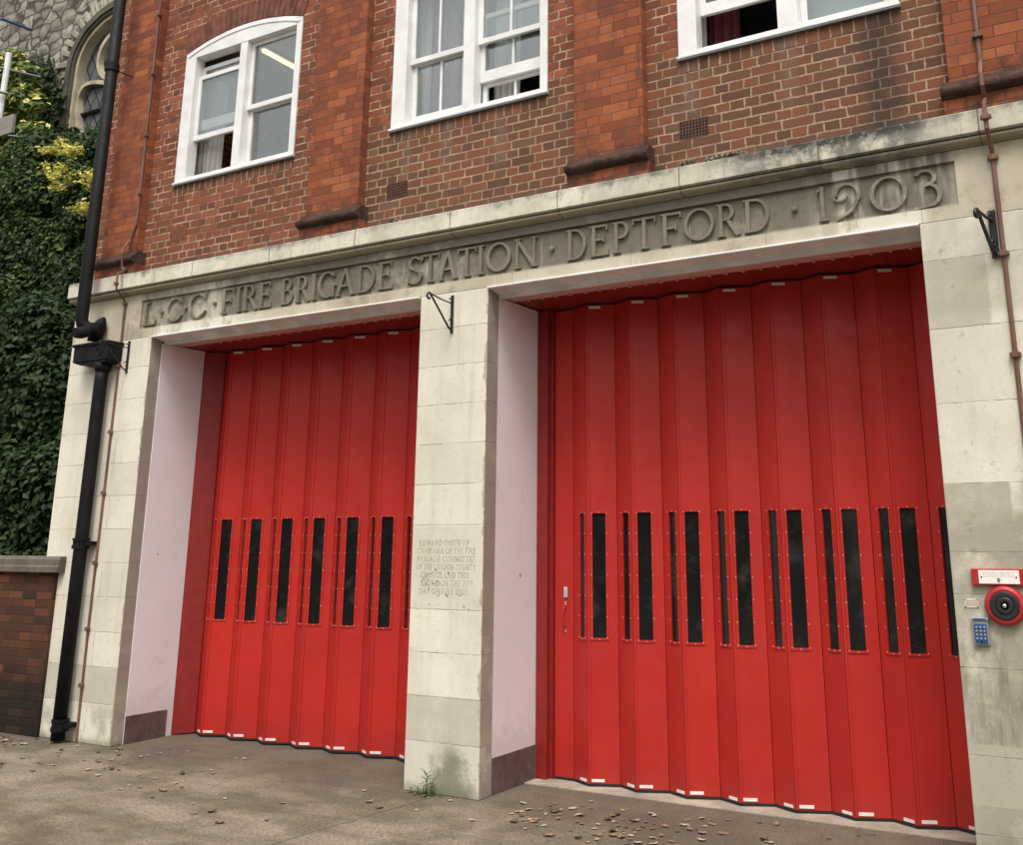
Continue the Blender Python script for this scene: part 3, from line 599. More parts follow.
bay_head(-8.328, -5.042); bay_head(-4.374, -1.082)

# --- folding door leaves
YR, YV = .625, .72
WZ0, WZ1 = 1.045, 1.972
DZ0, DZ1 = .026, 3.650
def V2(a): return Vector((a[0], a[1]))
def leaf(p, q, ridge, z0=DZ0, z1=DZ1, window=True, wf=(.175, .61), post=False):
    """leaf from plan point p to q; ridge = 0 if p is the proud corner, 1 if q is"""
    p, q = V2(p), V2(q); d = (q-p); L = d.length; d.normalize(); nrm = Vector((d.y, -d.x))      # towards the street
    gap = .0024
    def P(s, o, z): v = p+d*s+nrm*o; return (v.x, v.y, z)
    def bx(mb, s0, s1, o0, o1, za, zb, m=0):
        vs = [P(s, o, z) for z in (za, zb) for o in (o1, o0) for s in (s0, s1)]
        mb.add(vs, [(0, 2, 3, 1), (4, 5, 7, 6), (0, 1, 5, 4), (2, 6, 7, 3), (0, 4, 6, 2), (1, 3, 7, 5)], m)
    body = MB()
    if window:
        f0, f1 = wf if ridge == 0 else (1-wf[1], 1-wf[0]); s0, s1 = f0*L, f1*L
        bx(body, gap, s0, -.02, 0, z0, z1); bx(body, s1, L-gap, -.02, 0, z0, z1); bx(body, s0, s1, -.02, 0, z0, WZ0); bx(body, s0, s1, -.02, 0, WZ1, z1)
    else: bx(body, gap, L-gap, -.02, 0, z0, z1)
    bx(body, 0, L, -.045, -.021, z0-.012, z1+.004, 1)
    o = body.build('door_leaf', ['red', 'redseam'], FS)
    if window:
        fr = MB(); fw = .017
        bx(fr, s0-fw, s1+fw, -.002, .006, WZ0-fw, WZ0); bx(fr, s0-fw, s1+fw, -.002, .006, WZ1, WZ1+fw); bx(fr, s0-fw, s0, -.002, .006, WZ0, WZ1); bx(fr, s1, s1+fw, -.002, .006, WZ0, WZ1)
        for k in range(7):
            z = WZ0+(WZ1-WZ0)*k/6
            for s_ in (s0-fw*.5, s1+fw*.5): bx(fr, s_-.0026, s_+.0026, .006, .009, z-.0028, z+.0028, 1)
        for z in (WZ0-fw*.5, WZ1+fw*.5): bx(fr, (s0+s1)/2-.0026, (s0+s1)/2+.0026, .006, .009, z-.0028, z+.0028, 1)
        fr.build('window_frame', ['red', 'rivet'], o)
        pn = MB(); bx(pn, s0, s1, -.016, -.008, WZ0, WZ1); pn.build('window_pane', 'glassdark', o)
    if post:
        ps = MB(); bx(ps, .0015, .020, -.004, .008, z0, z1); ps.build('edge_post', 'red', o, bevel=.003)
        for z in (z0+.012, z1-.03):
            pl = MB(); bx(pl, .024, .120, .0005, .006, z, z+.020); pl.build('end_plate', 'plate', o)
    elif ridge == 1 and window:
        for z in (z0+.014,):
            pl = MB(); bx(pl, L-.105, L-.022, .0005, .006, z-.006, z+.012); pl.build('end_plate', 'plate', o)
    sl = MB(); bx(sl, 0, L, -.035, .003, z0-.015, z0-.001); sl.build('seal_gap_strip', 'sealgap', o)
    sl = MB(); bx(sl, 0, L, -.035, -.006, z1+.001, z1+.014); sl.build('seal_gap_strip', 'sealgap', o)  # black strip stands in for the shade in the gap above the leaf
    return o
def bay(r0x, pitch, dv, v0, jl, jr):
    """r0x first proud corner, v0 first recessed corner, jl/jr opening sides"""
    if v0-jl > .2: leaf((jl+.135, YV), (v0, YV), 0, window=False)
    leaf((v0, YV), (r0x, YR), 1, wf=(.16, .50))
    for k in range(7):
        r = r0x+pitch*k; leaf((r, YR), (r+dv, YV), 0, post=True)
        if k < 6: leaf((r+dv, YV), (r+pitch, YR), 1, wf=(.19, .63))
    last = r0x+pitch*6+dv
    xe = min(last+(pitch-dv), jr-.03)
    leaf((last, YV), (xe, YR), 1, wf=(.2, .6))
    if v0-jl > .2: j = MB(); j.box(jl+.001, jl+.10, .66, .80, 0.01, 3.66); j.box(jl+.10, jl+.131, .70, .80, 0.01, 3.66); j.build('door_jamb', 'redframe', FS)
    j = MB(); j.box(xe+.004, jr-.001, .66, .80, 0.01, 3.66); j.build('door_jamb', 'redframe', FS)
    b = MB(); b.box(jl, jr, .80, .84, 0.0, 3.66); b.build('door_backing', 'black', FS)
bay(-8.012, .4016, .222, -8.185, -8.325, -5.04)
bay(-3.892, .3918, .217, -4.067, -4.375, -1.08)
# wrap of dark red on the left jamb of the left bay
w = MB(); w.prism([(-8.322, .55), (-8.308, .55), (-8.190, .710), (-8.190, .75), (-8.322, .75)], 'z', .012, 3.655); w.build('door_jamb', 'redframe', FS)
# entrance leaf furniture
w = MB(); w.box(-4.150, -4.118, .708, .7185, 1.33, 1.412); o = w.build('door_label', 'zinc', FS)
w = MB(); w.box(-4.1475, -4.1205, .7066, .7082, 1.335, 1.407, 0)
for k in range(5): w.box(-4.144, -4.124, .7054, .7067, 1.342+k*.012, 1.348+k*.012, 1)
w.build('label_print', ['plate', 'inkgrey'], o)
w = MB(); w.tube([(-4.137, .716, 1.105), (-4.137, .685, 1.112), (-4.137, .672, 1.135), (-4.137, .672, 1.23), (-4.137, .685, 1.255), (-4.137, .716, 1.262)], .007, 8)
for z in (1.075, 1.09, 1.28, 1.295): w.box(-4.141, -4.133, .711, .7185, z-.004, z+.004, 1)
w.build('door_handle', ['red', 'rivet'], FS)

# --- air bricks
for (x0, x1, z0, z1, ter) in [(-8.335, -8.10, 4.695, 4.84, 1), (-5.535, -5.31, 4.66, 4.808, 0), (-2.745, -2.515, 4.65, 4.80, 0)]:
    a = MB(); a.box(x0, x1, -.003, .0205, z0, z0+.008); a.box(x0, x1, -.003, .0205, z1-.008, z1)
    nx, nz = 9, 6; cw = (x1-x0)/nx; chh = (z1-z0)/nz
    for k in range(nx+1): a.box(x0+k*cw-.0030 if k else x0, x0+k*cw+.0030 if k < nx else x1, -.0045, .02, z0, z1)
    for k in range(1, nz): a.box(x0, x1, -.0035, .0195, z0+k*chh-.0030-(.003 if ter else 0), z0+k*chh+.0030+(.003 if ter else 0))
    o = a.build('air_brick', 'airbrick' if ter else 'grille', FS)
    a = MB(); a.box(x0, x1, -.0012, .015, z0, z1); a.build('vent_void', 'black' if not ter else 'roll', o)

# --- sash windows
def sash(mb, x0, x1, z0, z1, y, fw=.045, bot=.06, bar=False, gl=None, top=.045, clear=False):
    mb.box(x0, x0+fw, y, y+.035, z0, z1); mb.box(x1-fw, x1, y, y+.035, z0, z1)
    mb.box(x0+fw, x1-fw, y, y+.035, z0, z0+bot); mb.box(x0+fw, x1-fw, y, y+.035, z1-top, z1)
    if bar: mb.box((x0+x1)/2-.011, (x0+x1)/2+.011, y+.004, y+.03, z0+bot, z1-top)
    if gl is not None and not clear: gl.box(x0+fw, x1-fw, y+.016, y+.02, z0+bot, z1-top)
def window(a, b, mull, spec, label):
    root_f = MB(); m0, m1 = mull
    arcp = arc_pts(a+.004, b-.004, SPR-.002, RISE-.004)
    y0, y1 = -.012, .11
    root_f.box(a+.004, a+.155, y0, y1, SILL+.012, SPR-.0); root_f.box(b-.075, b-.004, y0, y1, SILL+.012, SPR-.0)
    root_f.box(m0, m1, y0+.003, y1, SILL+.05, SPR-.07)
    root_f.box(a+.155, b-.075, y0, y1, SILL+.012, SILL+.05)
    root_f.prism([(b-.004, SPR), (b-.075, SPR), (b-.075, SPR-.07), (a+.155, SPR-.07), (a+.155, SPR), (a+.004, SPR)]+arcp[1:-1], 'y', y0, y1)
    # moulding following the arch
    P0 = arc_pts(a+.03, b-.03, SPR-.03, RISE-.01, 14, 0); P1 = arc_pts(a+.045, b-.045, SPR-.05, RISE-.01, 14, 0)
    for k in range(14): root_f.prism([P0[k], P0[k+1], P1[k+1], P1[k]], 'y', y0-.008, y0+.002)
    W = root_f.build('sash_window', 'white', FS, bevel=.004); tag(W, label)
    s = MB(); s.box(a-.002, b+.004, -.035, .06, SILL-.008, SILL+.012); s.build('window_sill', 'white', W, bevel=.003)
    s = MB(); s.box(a-.004, b+.006, -.031, .06, SILL-.022, SILL-.0085); s.build('sill_flashing', 'lead', W)
    for sp_ in spec:
        sm = MB(); gl = MB(); sash(sm, *sp_[0], gl=gl, **sp_[1]); so = sm.build('sash', 'white', W, bevel=.003); gl.v and gl.build('window_pane', 'glazing', so)
    return W
zt = SPR-.07
window(-8.35, -6.69, (-7.54, -7.44), [((-8.195, -7.54, 5.775, 6.50, .05), dict(bot=.055)), ((-8.195, -7.54, 5.90, 6.62, .09), dict(bot=.11)),
    ((-7.44, -6.765, 5.955, zt, .05), dict(bot=.05)), ((-7.44, -6.765, SILL+.05, 5.99, .09), dict(bot=.06))], 'arched sash window with its left sashes lowered and a lit tube inside')
window(-5.525, -3.89, (-4.745, -4.63), [((-5.37, -4.745, 5.935, zt, .05), dict(bot=.05, bar=True)), ((-5.37, -4.745, SILL+.05, 5.97, .09), dict(bot=.085, bar=True)),
    ((-4.63, -3.965, 5.945, zt, .05), dict(bot=.05, bar=True)), ((-4.63, -3.965, 5.60, 6.25, .09), dict(bot=.105, bar=True)), ((-4.63, -3.965, SILL+.045, 5.62, .13), dict(bot=.02, bar=True, clear=True))], 'white sash window with thin glazing bars and its right sash raised')
window(-2.735, -1.092, (-1.95, -1.80), [((-2.58, -1.95, 5.92, zt, .05), dict(bot=.05)), ((-2.58, -1.95, 5.675, 6.35, .09), dict(bot=.10)),
    ((-1.80, -1.167, 5.92, zt, .05), dict(bot=.05)), ((-1.80, -1.167, SILL+.05, 5.96, .09), dict(bot=.06))], 'white sash window standing open with dark red curtain behind')
window(.06, 1.70, (.87, .97), [((.215, .87, 5.92, zt, .05), dict()), ((.215, .87, SILL+.05, 5.96, .09), dict()), ((.97, 1.625, 5.92, zt, .05), dict()), ((.97, 1.625, SILL+.05, 5.96, .09), dict())], 'closed white sash window')
# rooms
w = MB(); w.box(-9.27, XR-.28, 3.2, 3.3, 5.0, 7.33); w.box(-6.2, -6.1, .28, 3.2, 5.0, 7.33); w.box(-3.35, -3.25, .28, 3.2, 5.0, 7.33); w.box(-.6, -.5, .28, 3.2, 5.0, 7.33); w.build('room_wall', 'room', FS)
w = MB(); w.box(-9.27, XR-.28, .28, 3.3, 7.33, 7.5); w.build('room_ceiling', 'ceil', FS)
w = MB(); w.box(-9.27, XR-.28, .28, 3.3, 4.9, 5.0); w.build('room_floor', 'room', FS)
def curtain(x0, x1, y, z0, z1, mat, label, amp=.02, wl=.07, group=None):
    c = MB(); n_ = max(6, int((x1-x0)/wl*6)); vs = []; 
    for k in range(n_+1):
        x = x0+(x1-x0)*k/n_; yy = y+amp*math.sin(2*PI*(x-x0)/wl)+.3*amp*math.sin(2*PI*(x-x0)/wl*2.3+1)
        vs += [(x, yy, z0), (x, yy, z1), (x, yy+.004, z1), (x, yy+.004, z0)]
    f = []
    for k in range(n_):
        i = 4*k
        f += [(i, i+4, i+5, i+1), (i+2, i+6, i+7, i+3), (i+1, i+5, i+6, i+2), (i+3, i+7, i+4, i)]
    f += [(0, 1, 2, 3), (n_*4+3, n_*4+2, n_*4+1, n_*4)]
    c.add(vs, f); o = c.build('curtain', mat, smooth=True); return tag(o, label, 'curtain', group)
curtain(-8.42, -7.98, .24, 5.05, 7.0, 'curtain_grey', 'grey net curtain at the left side of the arched window')
curtain(-6.98, -6.70, .24, 5.05, 7.0, 'curtain_grey', 'pale curtain behind the right-hand sash of the arched window', wl=.10)
curtain(-5.60, -5.30, .24, 5.05, 7.0, 'curtain_grey', 'off-white curtain at the left edge of the middle window')
curtain(-5.28, -4.98, .26, 5.05, 7.0, 'curtain_plum', 'dusty plum curtain in the left half of the middle window', wl=.12)
curtain(-4.60, -4.33, .26, 5.05, 7.0, 'curtain_grey', 'grey curtain in the right half of the middle window', wl=.06)
curtain(-2.76, -2.60, .24, 5.05, 7.0, 'curtain_grey', 'pale curtain gathered beside the dark red one')
curtain(-2.58, -2.33, .26, 5.05, 7.0, 'curtain_red', 'dark red curtain in the open right-hand window', wl=.08)
b = MB(); b.box(-4.97, -4.70, .28, .285, 5.2, 7.0); b.tube([(-5.0, .283, 5.2), (-4.69, .283, 5.2)], .01, 8); tag(b.build('roller_blind', 'blind'), 'pale blue blind next to the plum curtain', 'blind')
b = MB(); b.box(-1.86, -1.10, .28, .285, 5.42, 7.0); b.tube([(-1.87, .283, 5.42), (-1.09, .283, 5.42)], .01, 8); tag(b.build('roller_blind', 'blind'), 'pale blue blind behind the closed half of the right-hand window', 'blind')
lt = empty('ceiling_light', (-7.4, 1.5, 7.5), label='lit yellowish tube light seen through the arched window', cat='ceiling light')
b = MB(); b.box(-.60, .60, -.04, .04, .05, .10); b.build('housing', 'white', lt)
b = MB(); b.tube([(-.58, 0, .03), (.58, 0, .03)], .022, 12); b.build('tube', 'tube', lt)
lt.rotation_euler.z = math.radians(90); lt.location = (-8.335, 1.58, 7.24)

# ================================================================== pipes and fixings on the front
dp = empty('drainpipe', (-8.93, -.2, 0), label='thick black drainpipe with a box hopper at the left corner of the fire station', cat='drainpipe')
def rel(mb, name, mat, root, **k):
    l = root.location; mb.v = [(a-l[0], b-l[1], c-l[2]) for a, b, c in mb.v]; return mb.build(name, mat, root, **k)
RU = .062
b = MB(); xu, yu = -9.11, -.335
b.tube([(xu, yu, 9.5), (xu, yu, 3.93), (xu+.005, yu+.01, 3.88), (xu+.04, yu+.05, 3.835), (xu+.12, yu+.12, 3.83)], RU, 16); rel(b, 'upper_pipe', 'blackpaint', dp, smooth=True)
for z in (6.62, 8.6):
    b = MB(); b.tube([(xu, yu, z), (xu, yu, z+.09)], RU+.011, 16); b.tube([(xu, yu, z+.04), (xu+.01, .0, z+.04)], .006, 6); rel(b, 'collar', 'blackpaint', dp)
e0 = at(81, 333, -.36); b = MB(); b.tube([(e0[0], -.42, e0[1]-.01), (e0[0], -.37, e0[1]), (e0[0], -.30, e0[1]+.03)], [.052, .060, .060], 14); b.lathe_y([(.036, -.4215), (.034, -.41)], (e0[0], e0[1]-.012), 14); rel(b, 'open_end', 'blackpaint', dp)
q0, q1, q2 = at(94, 342, -.17), at(97, 330, -.17), at(102, 320.5, -.17)
b = MB(); b.tube([(q0[0], -.17, q0[1]), (q1[0], -.17, q1[1]), ((q1[0]+q2[0])/2+.02, -.17, (q1[1]+q2[1])/2), (q2[0], -.165, q2[1]), (q2[0]+.02, -.16, q2[1]+.03)], [.068, .068, .062, .042, .015], 14); rel(b, 'swan_neck', 'blackpaint', dp, smooth=True)
HF = -.27
(HX0, HZt), (HX1, _) = at(75, 342, HF), at(108.5, 342, HF)
HZt = 3.655
b = MB(); b.box(HX0-.015, HX1+.015, HF-.015, S-.001, HZt, HZt+.028); b.box(HX0, HX1, HF, S-.002, HZt-.155, HZt)
b.prism([(HX0, HZt-.155), (HX1, HZt-.155), (HX1-.04, HZt-.185), (HX0+.10, HZt-.185)], 'y', HF+.01, S-.01); b.lathe_y([(.042, HF), (.042, HF-.007), (.034, HF-.008), (.032, HF-.001)], (HX1-.13, HZt-.075), 20)
rel(b, 'hopper', 'blackpaint', dp, bevel=.005)
b = MB(); xl, yl = -8.925, -.19
b.tube([(-8.90, yl, 3.475), (-8.90, yl, 3.40)], [.085, .072], 16); b.tube([(-8.90, yl, 3.41), (-8.905, yl, 3.3), (-8.92, yl, 1.75), (-8.935, yl, .02)], .062, 16); rel(b, 'lower_pipe', 'blackpaint', dp, smooth=True)
for z in (1.70, .10):
    b = MB(); b.tube([(xl, yl, z), (xl, yl, z+.035)], .078, 16); b.tube([(xl, yl, z+.035), (xl, yl, z+.075)], .070, 16); b.tube([(xl, yl, z+.075), (xl, yl, z+.10)], .078, 16); b.box(xl, xl+.12, yl-.02, S, z+.03, z+.07); rel(b, 'collar', 'blackpaint', dp)
def conduit(pts, clips, r, label, loc):
    e = empty('conductor_strip', loc, label=label, cat='conductor strip')
    b = MB(); b.tube(pts, r, 8); rel(b, 'strip', 'conduit', e)
    for (x, y, z) in clips:
        b = MB(); b.box(x-r*2.2, x+r*2.2, y-r*1.3, y+r*1.1, z-.012, z+.012); b.box(x-r*1.4, x+r*1.4, y-r*1.9, y+r, z-.018, z+.018); rel(b, 'clip', 'conduit', e, bevel=.003)
    return e
conduit([(-8.75, -.105, 9.5), (-8.738, -.105, 5.0), (-8.745, -.105, 4.92), (-8.80, -.112, 4.76), (-8.805, -.16, 4.68), (-8.805, -.185, 4.60), (-8.83, -.15, 4.47), (-8.80, -.14, 4.42), (-8.72, -.27, 4.36), (-8.715, -.27, 4.20), (-8.74, -.20, 4.16), (-8.765, -.115, 4.10), (-8.765, -.112, 3.4), (-8.775, -.112, 2.2), (-8.785, -.112, 1.0), (-8.78, -.112, .01)],
    [(-8.739, -.108, z) for z in (7.3, 6.6, 5.9, 5.25)]+[(-8.80, -.14, 4.44), (-8.715, -.275, 4.25), (-8.765, -.118, 4.08), (-8.766, -.118, 3.45), (-8.768, -.118, 2.80), (-8.775, -.118, 2.22), (-8.780, -.118, 1.57), (-8.785, -.118, .98), (-8.785, -.118, .49)], .0115,
    'thin copper-brown conductor strip running down beside the black drainpipe', (-8.77, -.112, 0))
conduit([(-.62, -.105, 9.5), (-.618, -.105, 4.72), (-.616, -.19, 4.60), (-.614, -.19, 4.52), (-.612, -.13, 4.45), (-.608, -.27, 4.36), (-.606, -.27, 4.20), (-.606, -.20, 4.16), (-.606, -.115, 4.08), (-.604, -.113, 2.8), (-.606, -.113, .01)],
    [(-.617, -.108, 4.90), (-.606, -.275, 4.27), (-.606, -.118, 4.06), (-.606, -.118, 3.44), (-.604, -.118, 2.82), (-.604, -.118, 2.1), (-.618, -.108, 5.6)], .0145,
    'brown conductor strip running down the right-hand stone pier', (-.606, -.112, 0))
def scroll_bracket(x, z0, z1, label, reach=.30, scale=1., thick=.008, skew=0.):
    e = empty('wall_bracket', (x, S, z0), label=label, cat='wall bracket', group='iron wall brackets on the stone piers')
    h = z1-z0
    b = MB(); b.box(-.011*scale, .011*scale, -.014, -.0005, 0, h); b.build('back_plate', 'iron', e)
    b = MB(); b.tube([(0, -.014, h*.78), (0, -reach*.5, h*.80), (0, -reach, h*.86)], thick*.8, 6)
    b.tube([(0, -.014, h*.07), (0, -.05, h*.13), (0, -reach, h*.86)], thick, 6); b.build('arm', 'iron', e)
    c0 = (-reach-.012, h*.86-.03); b = MB()
    b.tube([(0, c0[0]+math.cos(a)*r_, c0[1]+math.sin(a)*r_) for a, r_ in [(math.radians(70+25*k), .034-.0022*k) for k in range(12)]], thick, 6)
    b.build('scroll', 'iron', e); b = MB(); c1 = (-.038, h*.86); b.tube([(0, c1[0]+math.cos(a)*r_, c1[1]+math.sin(a)*r_) for a, r_ in [(math.radians(-60+25*k), .024-.0016*k) for k in range(10)]], thick*.7, 6)
    b.build('scroll', 'iron', e); b = MB(); c1 = (-.036, h*.30); b.tube([(0, c1[0]+math.cos(a)*r_, c1[1]+math.sin(a)*r_) for a, r_ in [(math.radians(-60+25*k), .024-.0016*k) for k in range(10)]], thick*.7, 6)
    b.build('scroll', 'iron', e)
    return e
scroll_bracket(-8.645, 3.37, 3.69, 'black iron bracket on the left pier, half hidden by the drainpipe hopper', .30, 1, .0065)
scroll_bracket(-4.715, 3.37, 3.68, 'black scrolled iron bracket near the top of the middle pier', .30, 1)
sb = scroll_bracket(-.648, 3.42, 3.72, 'stout black bracket on the right-hand pier beside the brown strip', .21, 1.9, .012); sb.rotation_euler.z = math.radians(-16); sb.location.y -= .010

# enquiries sign, bell, keypad, plaque
sg = empty('enquiries_sign', (-.82, S, 1.555), label='red sign board with a white enamel plate reading ENQUIRIES', cat='sign')
b = MB(); b.box(-.968, -.655, -.128, S-.0005, 1.512, 1.602); rel(b, 'backboard', 'signred', sg, bevel=.003)
b = MB(); b.box(-.928, -.712, -.134, -.1285, 1.520, 1.594); rel(b, 'plate', 'enamel', sg, bevel=.0015)
b = MB(); text_row(b, 'ENQUIRIES', -.905, -.735, 1.560, .023, -.1352, -.134, bold=.9); rel(b, 'lettering', 'ink', sg)
b = MB(); b.lathe_y([(.010, -.134), (.010, -.1352)], (-.822, 1.545), 10); b.prism([(-.830, 1.540), (-.814, 1.540), (-.818, 1.527), (-.826, 1.527)], 'y', -.1352, -.134); rel(b, 'emblem', simple('bronze_ink', (.35, .28, .2), .5), sg)
b = MB()
for x in (-.912, -.728): b.lathe_y([(.0045, -.134), (.0045, -.1365)], (x, 1.557), 10)
rel(b, 'screw', 'black', sg)
bl = empty('bell_push', (-.803, S, 1.402), label='big round red bell push with black centre and steel button', cat='bell push')
b = MB(); c = (-.803, 1.402); b.lathe_y([(.108, S-.0005), (.110, S-.02), (.106, S-.036), (.096, S-.046), (.084, S-.050), (.078, S-.046)], c, 48); rel(b, 'red_ring', 'signred', bl, smooth=True)
b = MB(); b.lathe_y([(.079, S-.040), (.078, S-.052), (.074, S-.056), (.050, S-.046), (.047, S-.046), (.044, S-.052), (.040, S-.054), (.022, S-.046), (.002, S-.046)], c, 48); rel(b, 'black_dish', 'charcoal', bl, smooth=True)
b = MB(); b.lathe_y([(.013, S-.044), (.013, S-.053), (.010, S-.058), (.004, S-.060)], c, 20); rel(b, 'button', 'steel', bl, smooth=True)
kp = empty('keypad', (-.945, S, 1.26), label='blue entry keypad in a grey metal case beside the bell push', cat='keypad')
b = MB(); b.box(-.987, -.902, -.128, S-.0005, 1.186, 1.330); b.box(-.990, -.899, -.134, S, 1.318, 1.334); rel(b, 'case', 'zinc', kp, bevel=.003)
b = MB(); b.box(-.979, -.912, -.1325, -.1285, 1.196, 1.300); b.box(-.979, -.912, -.1365, -.1345, 1.3215, 1.331); rel(b, 'blue_panel', 'bluepad', kp, bevel=.001)
for r_ in range(4):
    for c_ in range(3):
        b = MB(); x = -.966+c_*.021; z = 1.282-r_*.0205; b.lathe_y([(.0068, -.1325), (.0068, -.136), (.005, -.1375)], (x, z), 12); rel(b, 'key', 'zinc', kp)
b = MB(); b.lathe_y([(.006, -.1325), (.006, -.135)], (-.945, 1.204), 12); rel(b, 'lock', 'black', kp)
pq = empty('notice_plaque', (-.985, S, 1.41), label='tiny cream notice plate with four corner screws above the keypad', cat='plaque')
b = MB(); b.box(-1.024, -.946, S-.004, S-.0005, 1.386, 1.436); rel(b, 'plate', simple('cream_plate', (.62, .58, .46), .5), pq)
b = MB()
for k in range(3):
    x = -1.013
    while x < -.958: l_ = random.uniform(.004, .012); b.box(x, x+l_, S-.0048, S-.004, 1.421-k*.011, 1.4245-k*.011); x += l_+.003
rel(b, 'small_print', simple('red_print', (.35, .16, .13), .6), pq)
b = MB()
for x in (-1.018, -.952):
    for z in (1.391, 1.431): b.lathe_y([(.0035, S-.004), (.0035, S-.006)], (x, z), 8)
rel(b, 'screw', 'black', pq)

# ================================================================== garden wall
gw = empty('garden_wall', (-12, 0, 0), label='low brown brick garden wall with stone coping at the left', cat='wall')
b = MB(); b.box(-17, -9.335, -.13, .10, 0, 1.475); rel(b, 'brickwork', 'wallbrick', gw)
b = MB(); b.prism([(-.19, 1.478), (-.19, 1.53), (-.175, 1.545), (-.175, 1.60), (-.155, 1.628), (.13, 1.628), (.15, 1.60), (.15, 1.478)], 'x', -17, -9.24); rel(b, 'coping', 'coping', gw, bevel=.004)

# ================================================================== church
CYP = 5.0
def ch(x, y): return at(x, y, CYP)
cz = empty('church', (-16, CYP, 0), label='rubble stone church wall with a traceried arched window, overgrown with ivy', cat='church')
zb = 5.0
Zs = ch(74, 98)[1]
inner = [ch(*p) for p in [(73, 150), (73.5, 120), (74.5, 98), (75.8, 83), (79.5, 60.6), (89, 39.8), (102, 24.6), (111.7, 17)]]
xL = min(p[0] for p in inner); inner = [((xL if k < 4 else p[0]), p[1]) for k, p in enumerate(inner)]; xap = inner[-1][0]+.75; 
# continue and mirror the arch about its apex
top = inner[-1]; ap = (xap, top[1]+.12)
half = inner+[ap]; full = half+[(2*xap-p[0], p[1]) for p in reversed(inner)]
w = MB()
xa, xb = -24., 2*xap-xL
w.box(-24, inner[0][0], CYP, CYP+.8, 0, 18); w.box(2*xap-xL, -9.9, CYP, CYP+.8, 0, 18)
w.box(xL, 2*xap-xL, CYP, CYP+.8, 0, inner[0][1])
for p, q in zip(full[:-1], full[1:]):
    if abs(p[0]-q[0]) > 1e-4: w.prism([p, q, (q[0], 18), (p[0], 18)], 'y', CYP, CYP+.8)
rel(w, 'rubble_wall', 'rubble', cz)
def ribbon(mb, pts, w0, w1, ya, yb):
    P = [Vector(p) for p in pts]; N_ = []
    for i in range(len(P)):
        d = (P[min(i+1, len(P)-1)]-P[max(i-1, 0)]).normalized(); N_.append(Vector((-d.y, d.x)))
    for i in range(len(P)-1):
        mb.prism([tuple(P[i]+N_[i]*w0), tuple(P[i+1]+N_[i+1]*w0), tuple(P[i+1]+N_[i+1]*w1), tuple(P[i]+N_[i]*w1)], 'y', ya, yb)
def smooth_pts(pts, n_=5):
    out = []
    for i in range(len(pts)-1):
        p0 = pts[max(i-1, 0)]; p1 = pts[i]; p2 = pts[i+1]; p3 = pts[min(i+2, len(pts)-1)]
        for k in range(n_):
            t = k/n_; f = lambda a, b, c, d: .5*((2*b)+(-a+c)*t+(2*a-5*b+4*c-d)*t*t+(-a+3*b-3*c+d)*t**3)
            out.append((f(p0[0], p1[0], p2[0], p3[0]), f(p0[1], p1[1], p2[1], p3[1])))
    return out+[pts[-1]]
fs = smooth_pts(full)
# hood mould and rough voussoirs
w = MB(); ribbon(w, fs, .085, .22, CYP-.12, CYP+.05); rel(w, 'hood_mould', 'hood', cz)
w = MB(); ribbon(w, fs, -.045, .03, CYP-.03, CYP+.168); rel(w, 'arch_moulding', 'churchtrim', cz)
w = MB(); ribbon(w, fs, .03, .085, CYP-.08, CYP+.1); rel(w, 'arch_roll', 'hood', cz)
vs_ = MB(); P = [Vector(p) for p in smooth_pts(full, 3)]
for i in range(len(P)-1):
    d = (P[i+1]-P[i]).normalized(); nn = Vector((-d.y, d.x)); r0_, r1_ = .25, .60+random.uniform(-.06, .10)
    q = [P[i]+d*.02+nn*r0_, P[i]+d*.01+nn*r1_*1., P[i+1]-d*.02+nn*r1_*random.uniform(.95, 1.05), P[i+1]-d*.02+nn*r0_]
    vs_.prism([tuple(a) for a in q], 'y', CYP-.05-random.random()*.05, CYP+.02)
rel(vs_, 'voussoirs', simple('voussoir_stone', (.30, .275, .22), .9, .3, 2.5, bump=.02), cz, bevel=.02)
w = MB(); w.prism(full, 'y', CYP+.17, CYP+.20); gl_ = rel(w, 'leaded_window', 'leadglass', cz)
w = MB(); cx_ = ch(112, 52); R_ = abs(ch(96, 51)[0]-cx_[0])
circ = [(cx_[0]+R_*math.cos(2*PI*k/28), cx_[1]+R_*math.sin(2*PI*k/28)) for k in range(29)]
ribbon(w, circ, -.04, .045, CYP+.06, CYP+.166)
lo = [ch(*p) for p in [(75.0, 150), (75.0, 105), (77, 93), (82, 85), (91, 81.8), (102, 82.4), (112, 86), (119, 95)]]
ribbon(w, smooth_pts(lo), -.03, .055, CYP+.04, CYP+.167)
rel(w, 'tracery', 'churchtrim', cz)
w = MB(); a_, b_ = ch(74, 113), ch(108, 126); w.tube([(a_[0], CYP+.13, a_[1]), (b_[0]+.6, CYP+.13, a_[1]-.02)], .035, 8); rel(w, 'saddle_bar', 'iron', cz)

